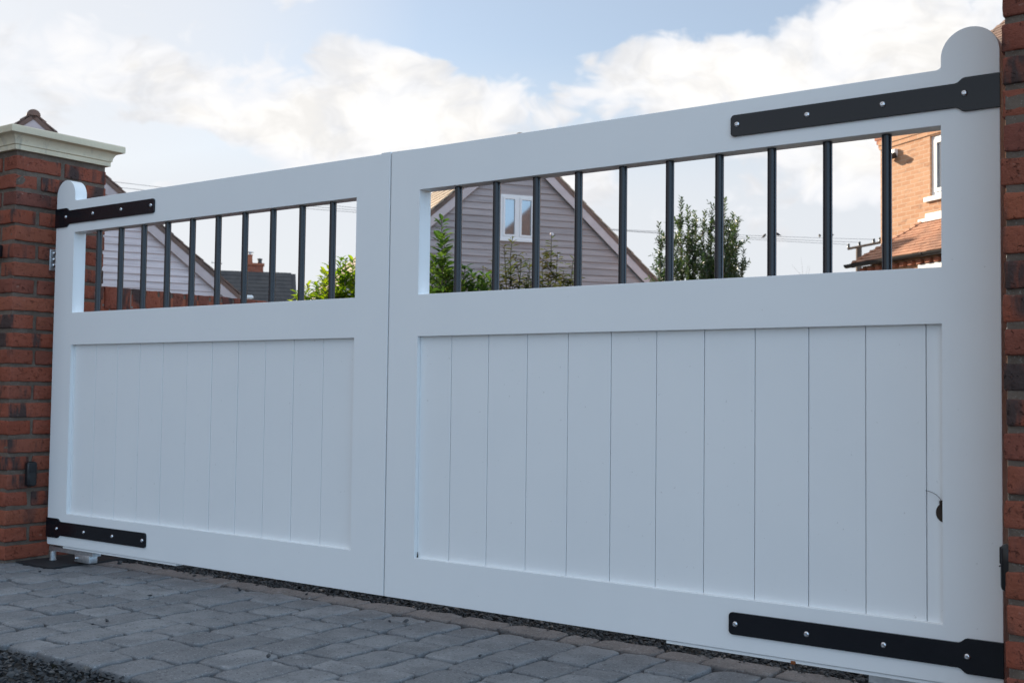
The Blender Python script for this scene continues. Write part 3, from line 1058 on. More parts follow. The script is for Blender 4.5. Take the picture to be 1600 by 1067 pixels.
def gable_house(name, label, apex, ang, slope, half, depth, expo, board_mat, tile_mat, wall_bottom, window=None, ridge_cap=True, seed=1):
    """gable facing the drive; local x along the gable, local y away from the camera, origin below the apex on the ground"""
    rz = R(90-ang)
    t = empty(name, (apex[0], apex[1], ZG), rz)
    tag(t, label, 'house')
    H = apex[2] - ZG                     # outer tip of the roof
    rg = random.Random(seed)
    Hw = H - 0.22                        # wall apex under the roof build-up
    halfw = half - 0.12
    zb = 0.0
    # sheathing box behind the boards
    ez = Hw - halfw*slope
    mb = MB()
    pr = [(-halfw, 0.06, zb), (halfw, 0.06, zb), (halfw, 0.06, ez), (0, 0.06, Hw-0.02), (-halfw, 0.06, ez)]
    mb.hexa(pr, [(x_, depth-0.06, z_) for x_, y_, z_ in pr])
    mb.build('wall_core', 'dark_gap', t)
    # feather-edge boards
    z = zb + 0.01
    top = Hw - 0.06
    while z < top:
        z1 = z + expo + 0.012

        def xr(zz):
            return min(halfw, max(0.0, (Hw - zz)/slope))
        spans = [(-1, 1)]
        if window:
            wx0, wx1, wz0, wz1 = window
            if z + expo*0.5 > wz0-0.05 and z + expo*0.5 < wz1+0.03:
                spans = [(-1, 0), (0, 1)]
        for (s0, s1) in spans:
            def pt(sg, zz):
                if sg == -1:
                    return -xr(zz)
                if sg == 1:
                    return xr(zz)
                return (wx0-0.03) if s1 == 0 else (wx1+0.03)
            xa0, xa1, xb0, xb1 = pt(s0, z), pt(s1, z), pt(s0, z1), pt(s1, z1)
            if xa1-xa0 < 0.05:
                continue
            yb = 0.0 + rg.uniform(-.003, .003)
            fr = [(xa0, yb, z), (xa1, yb, z), (xb1, yb+0.026, z1), (xb0, yb+0.026, z1)]
            bk = [(xa0, 0.05, z), (xa1, 0.05, z), (xb1, 0.05, z1), (xb0, 0.05, z1)]
            mb = MB()
            mb.hexa(fr, bk)
            mb.build('weatherboard', board_mat, t)
        z += expo
    # barge boards, with a near-black strip below them as painted shade
    for sg in (-1, 1):
        d = Vector((sg, 0, -slope)).normalized()
        nrm = Vector((sg*slope, 0, 1)).normalized()
        p0 = Vector((0, 0, H-0.135))
        ln_ = half/abs(d.x)
        poly = [p0, p0 + d*ln_, p0 + d*ln_ - nrm*0.17, p0 - Vector((0, 0, 0.17/nrm.z))]
        mb = MB()
        mb.hexa([(p.x, -0.085, p.z) for p in poly], [(p.x, -0.050, p.z) for p in poly])
        mb.build('barge_board', 'verge_board', t)
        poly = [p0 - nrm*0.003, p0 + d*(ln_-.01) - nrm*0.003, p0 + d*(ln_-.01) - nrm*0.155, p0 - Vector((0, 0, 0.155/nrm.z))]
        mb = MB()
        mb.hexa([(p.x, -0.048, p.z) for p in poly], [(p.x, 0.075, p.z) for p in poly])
        mb.build('soffit_shade', 'dark_gap', t)
    # roof deck + tiles
    rf = MB()
    for sg in (-1, 1):
        d = Vector((sg, 0, -slope)).normalized()
        nrm = Vector((sg*slope, 0, 1)).normalized()
        a = [Vector((0, -0.06, H-0.03)), Vector((0, -0.06, H-0.03)) + d*(half/abs(d.x)+0.06)]
        sec = [a[0], a[1], a[1]-nrm*0.08, a[0]-nrm*0.08]
        rf.hexa([(p.x, -0.095, p.z) for p in sec], [(p.x, depth+0.06, p.z) for p in sec])
    roof = rf.build('roof', 'tile_brown', t)
    tb = MB()
    for sg in (-1, 1):
        d = Vector((sg, 0, -slope)).normalized()
        sl_ = half/abs(d.x) + 0.08
        nv = int(sl_/0.265)
        e0 = Vector((0, -0.10, H-0.028)) + d*(nv*0.265)
        tiles_slope(tb, e0, Vector((0, 1, 0)), -d, int((depth+0.2)/0.24), nv, 0.24, 0.265, rg, 0.028, 0.018)
    o = tb.build('roof_tiles', tile_mat, t)
    o['kind'] = 'stuff'
    if ridge_cap:
        mb = MB()
        n_ = int(depth/0.45)
        for i in range(n_):
            y0 = -0.11 + i*0.45
            sec = [(0.125*math.cos(R(a_)), 0.115*math.sin(R(a_))) for a_ in range(0, 181, 20)]
            k = 0.0 if i % 2 else 0.006
            mb.hexa([(x_*(1+k), y0, H-0.055+z_*(1+k)) for x_, z_ in sec], [(x_*(1+k), y0+0.445, H-0.055+z_*(1+k)) for x_, z_ in sec])
        o = mb.build('ridge_tiles', tile_mat, roof, sm=40)
        o['kind'] = 'stuff'
    if window:
        wx0, wx1, wz0, wz1 = window
        w = empty('window', (0, 0, 0))
        w.parent = t
        fr = MB()
        f_ = 0.055
        mx_ = (wx0+wx1)/2
        y0, y1 = -0.022, 0.055
        fr.box(wx0, wx1, y0, y1, wz1-f_, wz1)
        fr.box(wx0, wx1, y0, y1, wz0, wz0+f_)
        fr.box(wx0, wx0+f_, y0, y1, wz0+f_, wz1-f_)
        fr.box(wx1-f_, wx1, y0, y1, wz0+f_, wz1-f_)
        fr.box(mx_-0.035, mx_+0.035, y0, y1, wz0+f_, wz1-f_)
        fr.build('frame', 'white_upvc', w)
        for a, b in ((wx0+f_, mx_-0.035), (mx_+0.035, wx1-f_)):
            ss = MB()
            s_ = 0.042
            z0, z1 = wz0+f_+.003, wz1-f_-.003
            a, b = a+.003, b-.003
            ss.box(a, b, y0-.012, y1-.02, z1-s_, z1)
            ss.box(a, b, y0-.012, y1-.02, z0, z0+s_)
            ss.box(a, a+s_, y0-.012, y1-.02, z0+s_, z1-s_)
            ss.box(b-s_, b, y0-.012, y1-.02, z0+s_, z1-s_)
            ss.build('sash', 'white_upvc', w)
            gp = MB()
            gp.box(a+s_-.005, b-s_+.005, 0.0, 0.012, z0+s_-.005, z1-s_+.005)
            gp.build('pane', 'window_glass', w)
        for nm_, z0_, z1_ in (('head_trim', wz1+0.002, wz1+0.15), ('apron_trim', wz0-0.19, wz0-0.057)):
            hb_ = MB()
            hb_.box(wx0-0.06, wx1+0.06, -0.006, 0.045, z0_, z1_)
            hb_.build(nm_, board_mat, w)
        sb = MB()
        sb.box(wx0-0.05, wx1+0.05, -0.075, 0.03, wz0-0.055, wz0-0.002)
        sb.build('sill', 'white_upvc', w)
    return t


gable_house('weatherboard_house', 'pale weatherboarded gable with ridge tile rising behind the stone pillar cap', (-17.809, 9.396, 5.96), 27, 0.812, 5.1, 7.0, 0.1433,
            'weatherboard_pale', 'tile_brown', 0, None, True, 3)
gable_house('weatherboard_house', 'grey weatherboarded gable with a white two-pane window', (-11.877, 17.354, 6.312), 34, 0.89, 4.6, 4.4, 0.1468,
            'weatherboard_grey', 'tile_pale', 0, (-0.41, 0.41, 4.015-ZG, 4.995-ZG), True, 4)

# ------------------------------------------------------------------ sunlit brick house beyond the right leaf
w_ = R(55.3)
E2 = Vector((-math.sin(w_), math.cos(w_), 0))
RH = empty('brick_house', (-3.814, 17.108, ZG))
RH.rotation_euler = (0, 0, math.atan2(-E2.y, -E2.x))     # local x = along the wall towards the camera, local y = into the house
tag(RH, 'sunlit orange brick house with lean-to tiled roof and white window', 'house')
Z = lambda z: z-ZG
WL, WD, EV = 9.0, 7.0, Z(5.45)
wx0, wx1, wz0, wz1 = 1.285, 2.45, Z(3.985), Z(5.00)
q = []


def wq(x0, x1, z0, z1, y=0.0):
    q.append(([(x0, y, z0), (x1, y, z0), (x1, y, z1), (x0, y, z1)], [(x0, z0), (x1, z0), (x1, z1), (x0, z1)]))


wq(0, wx0, 0, EV)
wq(wx1, WL, 0, EV)
wq(wx0, wx1, 0, wz0)
wq(wx0, wx1, wz1, EV)
for x_, a in ((wx0, 0), (wx1, 1)):
    q.append(([(x_, 0, wz0), (x_, 0.10, wz0), (x_, 0.10, wz1), (x_, 0, wz1)], [(0, wz0), (0.1, wz0), (0.1, wz1), (0, wz1)]))
q.append(([(wx0, 0, wz1), (wx1, 0, wz1), (wx1, 0.1, wz1), (wx0, 0.1, wz1)], [(0, 0), (1, 0), (1, 0.1), (0, 0.1)]))
q.append(([(0, WD, 0), (0, 0, 0), (0, 0, EV), (0, WD, EV)], [(0, 0), (WD, 0), (WD, EV), (0, EV)]))
q.append(([(WL, 0, 0), (WL, WD, 0), (WL, WD, EV), (WL, 0, EV)], [(0, 0), (WD, 0), (WD, EV), (0, EV)]))
q.append(([(WL, WD, 0), (0, WD, 0), (0, WD, EV), (WL, WD, EV)], [(0, 0), (WL, 0), (WL, EV), (0, EV)]))
link('brickwork', uv_quads(q), 'brickwork_orange', RH)
# projecting courses and corbelled corner under the eaves
for zc, pr in ((5.055, 0.018), (5.135, 0.030)):
    qq = []
    z0, z1, y = Z(zc)-0.035, Z(zc)+0.035, -pr
    qq.append(([(-pr, y, z0), (WL, y, z0), (WL, y, z1), (-pr, y, z1)], [(0, 0), (WL, 0), (WL, .07), (0, .07)]))
    qq.append(([(-pr, 0, z0), (-pr, y, z0), (-pr, y, z1), (-pr, 0, z1)], [(0, 0), (.1, 0), (.1, .07), (0, .07)]))
    qq.append(([(-pr, y, z0), (-pr, 0, z0), (WL, 0, z0), (WL, y, z0)], [(0, 0), (0, .02), (WL, .02), (WL, 0)]))
    qq.append(([(-pr, y, z1), (WL, y, z1), (WL, 0, z1), (-pr, 0, z1)], [(0, 0), (WL, 0), (WL, .02), (0, .02)]))
    link('string_course', uv_quads(qq), 'brickwork_orange', RH)
for i in range(4):
    mb = MB()
    pr = 0.045*(i+1)
    mb.box(-pr, 0.22, -0.012-0.006*i, 0.45, Z(5.06)+i*0.075, Z(5.06)+i*0.075+0.068)
    mb.build('corbel', 'terracotta', RH)
# hipped main roof
k = 1.06
rf = MB()
hh = WD/2
a = [(0.06, -0.10, EV), (WL+.1, -0.10, EV), (WL+.1, WD+.1, EV), (0.06, WD+.1, EV)]
b1, b2 = (hh, hh, EV+k*(hh+.1)), (WL-hh, hh, EV+k*(hh+.1))
rf.add(a + [b1, b2], [(0, 1, 5, 4), (1, 2, 5), (2, 3, 4, 5), (3, 0, 4), (3, 2, 1, 0)])
roof = rf.build('roof', 'tile_brown', RH)
tb = MB()
rg = random.Random(9)
dv = Vector((0, 1, k)).normalized()
tiles_slope(tb, Vector((0.06, -0.12, EV)), Vector((1, 0, 0)), dv, 54, 52, 0.165, 0.100, rg, 0.014, 0.010,
            clip=lambda u, v: u > v*dv.y and u < WL-v*dv.y)
o = tb.build('roof_tiles', 'tile_brown', roof)
o['kind'] = 'stuff'
# window
wn = empty('window')
wn.parent = RH
mb = MB()
f_ = 0.065
for bx in ((wx0, wx1, wz1-f_, wz1), (wx0, wx1, wz0, wz0+f_)):
    mb.box(bx[0], bx[1], 0.035, 0.10, bx[2], bx[3])
for x_ in (wx0, (wx0+wx1)/2-f_/2, wx1-f_):
    mb.box(x_, x_+f_, 0.035, 0.10, wz0+f_, wz1-f_)
mb.build('frame', 'white_upvc', wn)
for x0_, x1_ in ((wx0+f_, (wx0+wx1)/2-f_/2), ((wx0+wx1)/2+f_/2, wx1-f_)):
    mb = MB()
    s_ = 0.06
    z0_, z1_ = wz0+f_+.004, wz1-f_-.004
    x0_, x1_ = x0_+.004, x1_-.004
    mb.box(x0_, x1_, 0.02, 0.08, z0_, z0_+s_)
    mb.box(x0_, x1_, 0.02, 0.08, z1_-s_, z1_)
    mb.box(x0_, x0_+s_, 0.02, 0.08, z0_+s_, z1_-s_)
    mb.box(x1_-s_, x1_, 0.02, 0.08, z0_+s_, z1_-s_)
    mb.build('sash', 'white_upvc', wn)
    mb = MB()
    mb.box(x0_+s_-.004, x1_-s_+.004, 0.05, 0.06, z0_+s_-.004, z1_-s_+.004)
    mb.build('pane', 'window_glass', wn)
mb = MB()
mb.box(wx0-0.11, wx1+0.11, -0.05, 0.10, wz0-0.075, wz0)
mb.build('sill', 'white_upvc', wn)
# lean-to with hipped end, tiles, gutter, dentil band and white frames
LT0, LTD = 0.62, 1.0
ze, zt = Z(2.885), Z(3.585)
lean = empty('lean_to')
lean.parent = RH
rise = Vector((0, LTD, zt-ze))
dv = rise.normalized()
mb = MB()
c = [(LT0, -LTD, ze), (WL-1, -LTD, ze), (WL-1, 0, zt), (LT0+0.56, 0, zt)]
mb.hexa([(p[0], p[1], p[2]-0.05) for p in c], c)
mb.add([(LT0, -LTD, ze), (LT0+0.56, 0, zt), (LT0+0.02, 0, ze)], [(0, 1, 2)])
mb.build('roof', 'dark_gap', lean)
tb = MB()
nv = int(rise.length/0.098)
tiles_slope(tb, Vector((LT0, -LTD-0.03, ze)), Vector((1, 0, 0)), dv, 44, nv, 0.165, rise.length/nv, rg, 0.013, 0.012,
            clip=lambda u, v: u > v/rise.length*0.56-0.02)
# bonnet tiles along the hip
for i in range(nv):
    f0 = (i+0.1)/nv
    p = Vector((LT0+0.56*f0, -LTD+LTD*f0, ze+(zt-ze)*f0))
    tb.hexa([tuple(p+Vector(v_)) for v_ in ((-0.07, -0.05, 0.0), (0.09, -0.06, 0.025), (0.10, 0.03, 0.03), (-0.05, 0.05, 0.0))],
            [tuple(p+Vector(v_)) for v_ in ((-0.03, -0.04, 0.055), (0.06, -0.05, 0.05), (0.10, 0.04, 0.062), (0.0, 0.05, 0.065))])
o = tb.build('roof_tiles', 'tile_red', lean)
o['kind'] = 'stuff'
mb = MB()
mb.box(LT0+0.50, WL-1, -0.12, -0.004, zt-0.02, zt+0.035)
mb.box(LT0+0.56, WL-1, -0.02, -0.003, zt+0.03, zt+0.13)
mb.build('flashing', 'lead_flashing', lean)
mb = MB()
sec = [(0.058*math.cos(R(a_)), 0.058*math.sin(R(a_))) for a_ in range(180, 361, 20)]
mb.hexa([(LT0-0.12, -LTD-0.085+y_, ze-0.01+z_) for y_, z_ in sec], [(WL-1, -LTD-0.085+y_, ze-0.01+z_) for y_, z_ in sec])
gut = mb.build('gutter', 'gutter_plastic', lean, sm=40)
for i in range(9):
    x_ = LT0 + 0.05 + i*0.86
    mb = MB()
    sec2 = [(1.14*a_, 1.14*b_) for a_, b_ in sec]
    mb.hexa([(x_, -LTD-0.085+y_, ze-0.008+z_) for y_, z_ in sec2], [(x_+0.05, -LTD-0.085+y_, ze-0.008+z_) for y_, z_ in sec2])
    mb.build('union', 'gutter_plastic', gut)
q = []
q.append(([(LT0+0.12, -LTD+0.06, 0), (WL-1, -LTD+0.06, 0), (WL-1, -LTD+0.06, ze-0.05), (LT0+0.12, -LTD+0.06, ze-0.05)], [(0, 0), (7, 0), (7, 2.8), (0, 2.8)]))
q.append(([(LT0+0.12, 0, 0), (LT0+0.12, -LTD+0.06, 0), (LT0+0.12, -LTD+0.06, ze-0.05), (LT0+0.12, 0, ze-0.05)], [(0, 0), (.94, 0), (.94, 2.8), (0, 2.8)]))
link('brickwork', uv_quads(q), 'brickwork_orange', lean)
dn = rbox(0.10, 0.10, 0.068, 0.004, (1, 1, 1))
dn.materials.append(M['terracotta'])
for i in range(22):
    link('dentil', dn, None, lean, (LT0+0.2+i*0.2, -LTD+0.035, ze-0.125))
mb = MB()
mb.box(LT0+1.55, LT0+4.6, -LTD+0.02, -LTD+0.058, ze-1.3, ze-0.17)
fx = mb.build('window_frame', 'white_upvc', lean)
for i in range(3):
    mb = MB()
    mb.box(LT0+1.63+i*1.0, LT0+2.50+i*1.0, -LTD+0.010, -LTD+0.03, ze-1.22, ze-0.26)
    mb.build('pane', 'window_glass', fx)
# security lamp
sf = empty('security_lamp', (0, 0, 0))
sf.parent = None
mw = Matrix.Translation(RH.location) @ Matrix.Rotation(RH.rotation_euler.z, 4, 'Z')
sf.matrix_world = mw @ Matrix.Translation((0.36, 0, Z(4.83)))
tag(sf, 'twin black and white security lamp on the sunlit brick wall', 'lamp')
link('mount', rbox(0.11, 0.07, 0.13, 0.015, (1, 1, 1)), 'white_upvc', sf, (0.06, -0.035, 0.06))
for x_ in (-0.06, 0.10):
    h = link('lamp_head', rbox(0.10, 0.12, 0.10, 0.02, (1, 1, 1)), 'black_plastic', sf, (x_, -0.11, -0.01))
    h.rotation_euler = (R(20), 0, 0)

# ------------------------------------------------------------------ far dark-roofed house with chimney
FH = empty('far_house', (-32.85, 27.55, ZG))
dirr = Vector((-31.42+34.255, 29.231-25.947, 0)).normalized()
FH.rotation_euler = (0, 0, math.atan2(dirr.y, dirr.x))
tag(FH, 'far house with a plain dark roof and brick chimney', 'house')
RZ, HL = Z(5.385), 2.18
q = []
EV2 = Z(2.1)
for (y_, s_) in ((-3.4, 1), (3.4, -1)):
    q.append(([(-6, y_, 0), (HL-.1, y_, 0), (HL-.1, y_, EV2), (-6, y_, EV2)], [(0, 0), (8, 0), (8, 2), (0, 2)]))
for x_ in (-6, HL-0.1):
    q.append(([(x_, -3.4, 0), (x_, 3.4, 0), (x_, 3.4, EV2), (x_, 0, RZ-.1), (x_, -3.4, EV2)], [(0, 0), (6.8, 0), (6.8, 2), (3.4, 5), (0, 2)]))
link('wall', uv_quads(q), 'brickwork_red', FH)
mb = MB()
for s_ in (-1, 1):
    c = [(-6.1, 0, RZ), (HL, 0, RZ-0.06), (HL+0.0, s_*3.7, EV2-0.15), (-6.1, s_*3.7, EV2-0.1)]
    mb.hexa([(p[0], p[1], p[2]-0.12) for p in c], c)
rfo = mb.build('roof', 'tile_dark', FH)
tb = MB()
dv = Vector((0, 3.7, RZ-EV2+0.1)).normalized()
tiles_slope(tb, Vector((-6.1, -3.72, EV2-0.10)), Vector((1, -0.0, 0)), dv, 27, 20, 0.30, 0.245, rg, 0.016, 0.016)
o = tb.build('roof_tiles', 'tile_dark', rfo)
o['kind'] = 'stuff'
ch = empty('chimney', (0.55, 0.15, 0))
ch.parent = rfo
q = []
ca, cb_, cz0, cz1 = 0.34, 0.24, RZ-0.6, Z(5.70)
for (x0_, y0_, x1_, y1_) in ((-ca, -cb_, ca, -cb_), (ca, -cb_, ca, cb_), (ca, cb_, -ca, cb_), (-ca, cb_, -ca, -cb_)):
    q.append(([(x0_, y0_, cz0), (x1_, y1_, cz0), (x1_, y1_, cz1), (x0_, y0_, cz1)], [(0, 0), (.68, 0), (.68, 1), (0, 1)]))
link('stack', uv_quads(q), 'brickwork_red', ch)
mb = MB()
mb.box(-ca-.04, ca+.04, -cb_-.04, cb_+.04, cz1-0.08, cz1+0.002)
mb.build('corbel', 'terracotta', ch)
link('pot', lathe([(0.12, 0), (0.11, 0.1), (0.10, 0.30), (0.12, 0.32), (0.12, 0.36), (0.09, 0.36)], 'z', 12), 'terracotta', ch, (-0.2, 0, cz1))
link('cowl', lathe([(0.05, 0.0), (0.05, 0.08), (0.15, 0.09), (0.15, 0.115), (0.02, 0.15)], 'z', 12), 'galvanised', ch, (-0.2, 0, cz1+0.35))
link('short_pot', lathe([(0.09, 0), (0.08, 0.16), (0.11, 0.17), (0.11, 0.2), (0.03, 0.23)], 'z', 12), 'gutter_plastic', ch, (0.2, 0, cz1))
ae = MB()
ae.tube([(-0.95, 0.1, RZ-0.05), (-0.95, 0.1, RZ+0.36)], 0.016, 6)
ae.tube([(-1.15, 0.1, RZ+0.30), (-0.72, 0.1, RZ+0.26)], 0.012, 6)
for i in range(4):
    x_ = -1.12 + i*0.12
    ae.tube([(x_, -0.04, RZ+0.235-i*0.01), (x_, 0.2, RZ+0.36-i*0.01)], 0.008, 5)
ae.build('aerial', 'wire_black', rfo)

# white pipe end lying above the wall coping
wp = empty('white_pipe', (-8.28, 6.62, ZG))
tag(wp, 'short white rounded pipe seen just above the brick wall coping', 'pipe')
mb = MB()
d_ = Vector((0.81, 0.585, 0))
mb.tube([Vector((0, 0, Z(1.802))) - d_*0.10, Vector((0, 0, Z(1.802))) + d_*0.035, Vector((0, 0, Z(1.802))) + d_*0.055], [0.026, 0.026, 0.014], 14)
mb.build('barrel', 'white_upvc', wp, sm=40)
mb = MB()
mb.tube([(-0.05, -0.036, 0), (-0.05, -0.036, Z(1.79))], 0.016, 8)
mb.build('post', 'galvanised', wp)


# ------------------------------------------------------------------ planting
def leaf(mb, p, d, nrm, ln, wd, curl=0.15):
    d = d.normalized()
    s_ = d.cross(nrm)
    if s_.length < 1e-4:
        s_ = d.orthogonal()
    s_.normalize()
    n_ = s_.cross(d).normalized()
    a = p
    m1 = p + d*ln*0.32 - n_*ln*0.02
    m2 = p + d*ln*0.68 - n_*ln*curl*0.4
    tip = p + d*ln - n_*ln*curl
    w1, w2 = wd*0.46, wd*0.40
    up_ = n_*wd*0.16
    mb.add([a, m1 - s_*w1 + up_, m1, m1 + s_*w1 + up_, m2 - s_*w2 + up_, m2, m2 + s_*w2 + up_, tip],
           [(0, 2, 1), (0, 3, 2), (1, 2, 5, 4), (2, 3, 6, 5), (4, 5, 7), (5, 6, 7)])


def shrub(name, label, cat, base, stems, leaf_len, leaf_w, step, leaf_mat, seed, droop=0.15, outward=0.75, zmin=0.25, side=0, buds=None, group=None, twig=0.05, whorl=2):
    """stems: list of (base dx, dy, top dx, dy, top z above ground)"""
    rg = random.Random(seed)
    t = empty(name, (base[0], base[1], ZG))
    tag(t, label, cat, group)
    st, lf = MB(), MB()

    def run(p0, p1, r0, r1, z0, ls):
        n_ = max(4, int((p1-p0).length/0.18))
        bend = Vector((rg.uniform(-1, 1), rg.uniform(-1, 1), 0))*(p1-p0).length*0.06
        pts = []
        for i in range(n_+1):
            f = i/n_
            pts.append(p0.lerp(p1, f) + bend*math.sin(math.pi*f) + Vector((rg.uniform(-1, 1), rg.uniform(-1, 1), 0))*0.008)
        st.tube(pts, [r0+(r1-r0)*i/n_ for i in range(n_+1)], 5)
        L_ = (p1-p0).length
        s = 0.0
        th = rg.uniform(0, 6.28)
        while s < L_:
            f = s/L_
            i = min(n_-1, int(f*n_))
            p = pts[i].lerp(pts[i+1], f*n_-i)
            if p.z > z0:
                ax = (pts[i+1]-pts[i]).normalized()
                for w in range(whorl):
                    th += 2.4 + rg.uniform(-.3, .3)
                    o_ = Vector((math.cos(th), math.sin(th), 0))
                    rise_ = 1-outward + f*0.35
                    d = (o_*outward + ax*rise_ + Vector((rg.uniform(-.2, .2), rg.uniform(-.2, .2), rg.uniform(-.25, .2)-droop)))
                    k_ = rg.uniform(0.7, 1.15)*(0.75 if f > 0.93 else 1)
                    leaf(lf, p + o_*r1, d, Vector((rg.uniform(-.3, .3), rg.uniform(-.3, .3), 1)), ls*k_, leaf_w/leaf_len*ls*k_, rg.uniform(0.05, 0.35))
            s += step*rg.uniform(0.7, 1.3)
        return pts

    for (bx, by, tx, ty, tz) in stems:
        p0, p1 = Vector((bx, by, 0)), Vector((tx, ty, tz))
        pts = run(p0, p1, 0.011, 0.003, zmin, leaf_len)
        for j in range(side):
            f = rg.uniform(0.35, 0.92)
            q_ = p0.lerp(p1, f)
            th = rg.uniform(0, 6.28)
            ln_ = rg.uniform(0.5, 1.0)*twig*(1.25-f*0.6)
            e_ = q_ + Vector((math.cos(th)*ln_*0.75, math.sin(th)*ln_*0.75, ln_*rg.uniform(0.5, 0.95)))
            run(q_, e_, 0.005, 0.002, zmin, leaf_len*0.9)
    lf.build('foliage', leaf_mat, t, fix=False)
    t.children[0]['kind'] = 'stuff'
    st.build('stems', 'bark', t, fix=False, sm=60)
    if buds:
        for b in buds:
            link('flower_head', rbox(0.026, 0.026, 0.02, 0.007, (2, 2, 2), 0.006, 3, 70), 'white_bud', t, b)
    return t


RTV = Vector((0.811, 0.585, 0))       # across the view
FWV = Vector((-0.585, 0.811, 0))      # along the view


def stems_across(cols, seed, depth=0.25, spread=0.5):
    """cols: (offset across, height) -> stems leaning out of a clump"""
    rg = random.Random(seed)
    out = []
    for (a, h_) in cols:
        dp = rg.uniform(-depth, depth)
        tp = RTV*a + FWV*dp
        bs = RTV*(a*spread) + FWV*dp*0.5
        out.append((bs.x, bs.y, tp.x, tp.y, h_-ZG))
    return out


# laurel in front of the grey gable
sa = stems_across([(-0.30, 1.72), (-0.22, 1.78), (-0.125, 2.02), (-0.115, 1.90), (-0.12, 1.62), (-0.06, 1.60), (0.0, 1.64), (0.05, 1.66), (0.10, 1.62), (0.16, 1.58), (0.20, 1.60), (0.26, 1.55), (-0.18, 1.60), (-0.4, 1.7), (0.02, 1.55), (0.13, 1.50), (-0.08, 1.52)], 2, 0.22, 0.6)
shrub('laurel_bush', 'broad-leaved laurel bush with one tall shoot before the grey gable', 'bush', (-3.05, 4.22), sa, 0.118, 0.052, 0.022, 'leaf_laurel', 5, droop=0.05, zmin=0.35, side=5, twig=0.24)
# finer shrub with a few pale flower heads
rgs = random.Random(12)
cols = [(-0.42, 1.72), (-0.33, 1.83), (-0.25, 1.90), (-0.17, 1.99), (-0.11, 1.80), (-0.04, 1.74), (0.02, 1.72), (0.08, 1.80), (0.15, 1.98), (0.20, 1.84), (0.27, 1.72), (0.33, 1.80), (0.38, 1.66), (-0.2, 1.66), (-0.05, 1.62), (0.12, 1.65), (-0.5, 1.62), (-0.36, 1.62), (-0.28, 1.60), (-0.12, 1.58), (0.0, 1.58), (0.05, 1.64), (0.18, 1.60), (0.26, 1.60), (0.32, 1.56)]
sb_ = stems_across(cols, 3, 0.2, 0.55)
bb = [(sb_[8][2], sb_[8][3], sb_[8][4]+0.01), (sb_[9][2], sb_[9][3], sb_[9][4]-0.03)]
shrub('flowering_shrub', 'thin bronze-green shrub with pale flower heads beside the laurel', 'shrub', (-2.86, 4.98), sb_, 0.088, 0.035, 0.024, 'leaf_viburnum', 7, droop=0.25, zmin=0.35, side=9, buds=bb, twig=0.22)
# sunlit laurel seen at the inner end of the left leaf
sc_ = stems_across([(-0.30, 1.55), (-0.22, 1.62), (-0.12, 1.62), (-0.02, 1.70), (0.04, 1.76), (0.09, 1.86), (0.14, 1.82), (0.20, 1.84), (0.26, 1.80), (0.33, 1.86), (0.40, 1.80), (0.02, 1.62), (0.12, 1.65), (0.22, 1.66)], 6, 0.2, 0.6)
shrub('laurel_bush', 'bright yellow-green sunlit laurel bush near the gate join', 'bush', (-4.63, 4.36), sc_, 0.105, 0.046, 0.022, 'leaf_laurel_sunlit', 9, droop=0.0, zmin=0.4, side=5, twig=0.22)
sd_ = stems_across([(-0.16, 1.60), (-0.08, 1.68), (0.0, 1.72), (0.07, 1.66), (0.13, 1.60), (0.02, 1.55)], 8, 0.15, 0.5)
shrub('evergreen_shrub', 'small dark green shrub left of the sunlit laurel', 'shrub', (-5.18, 4.84), sd_, 0.080, 0.036, 0.020, 'leaf_laurel', 10, droop=0.05, zmin=0.4, side=3, twig=0.18)


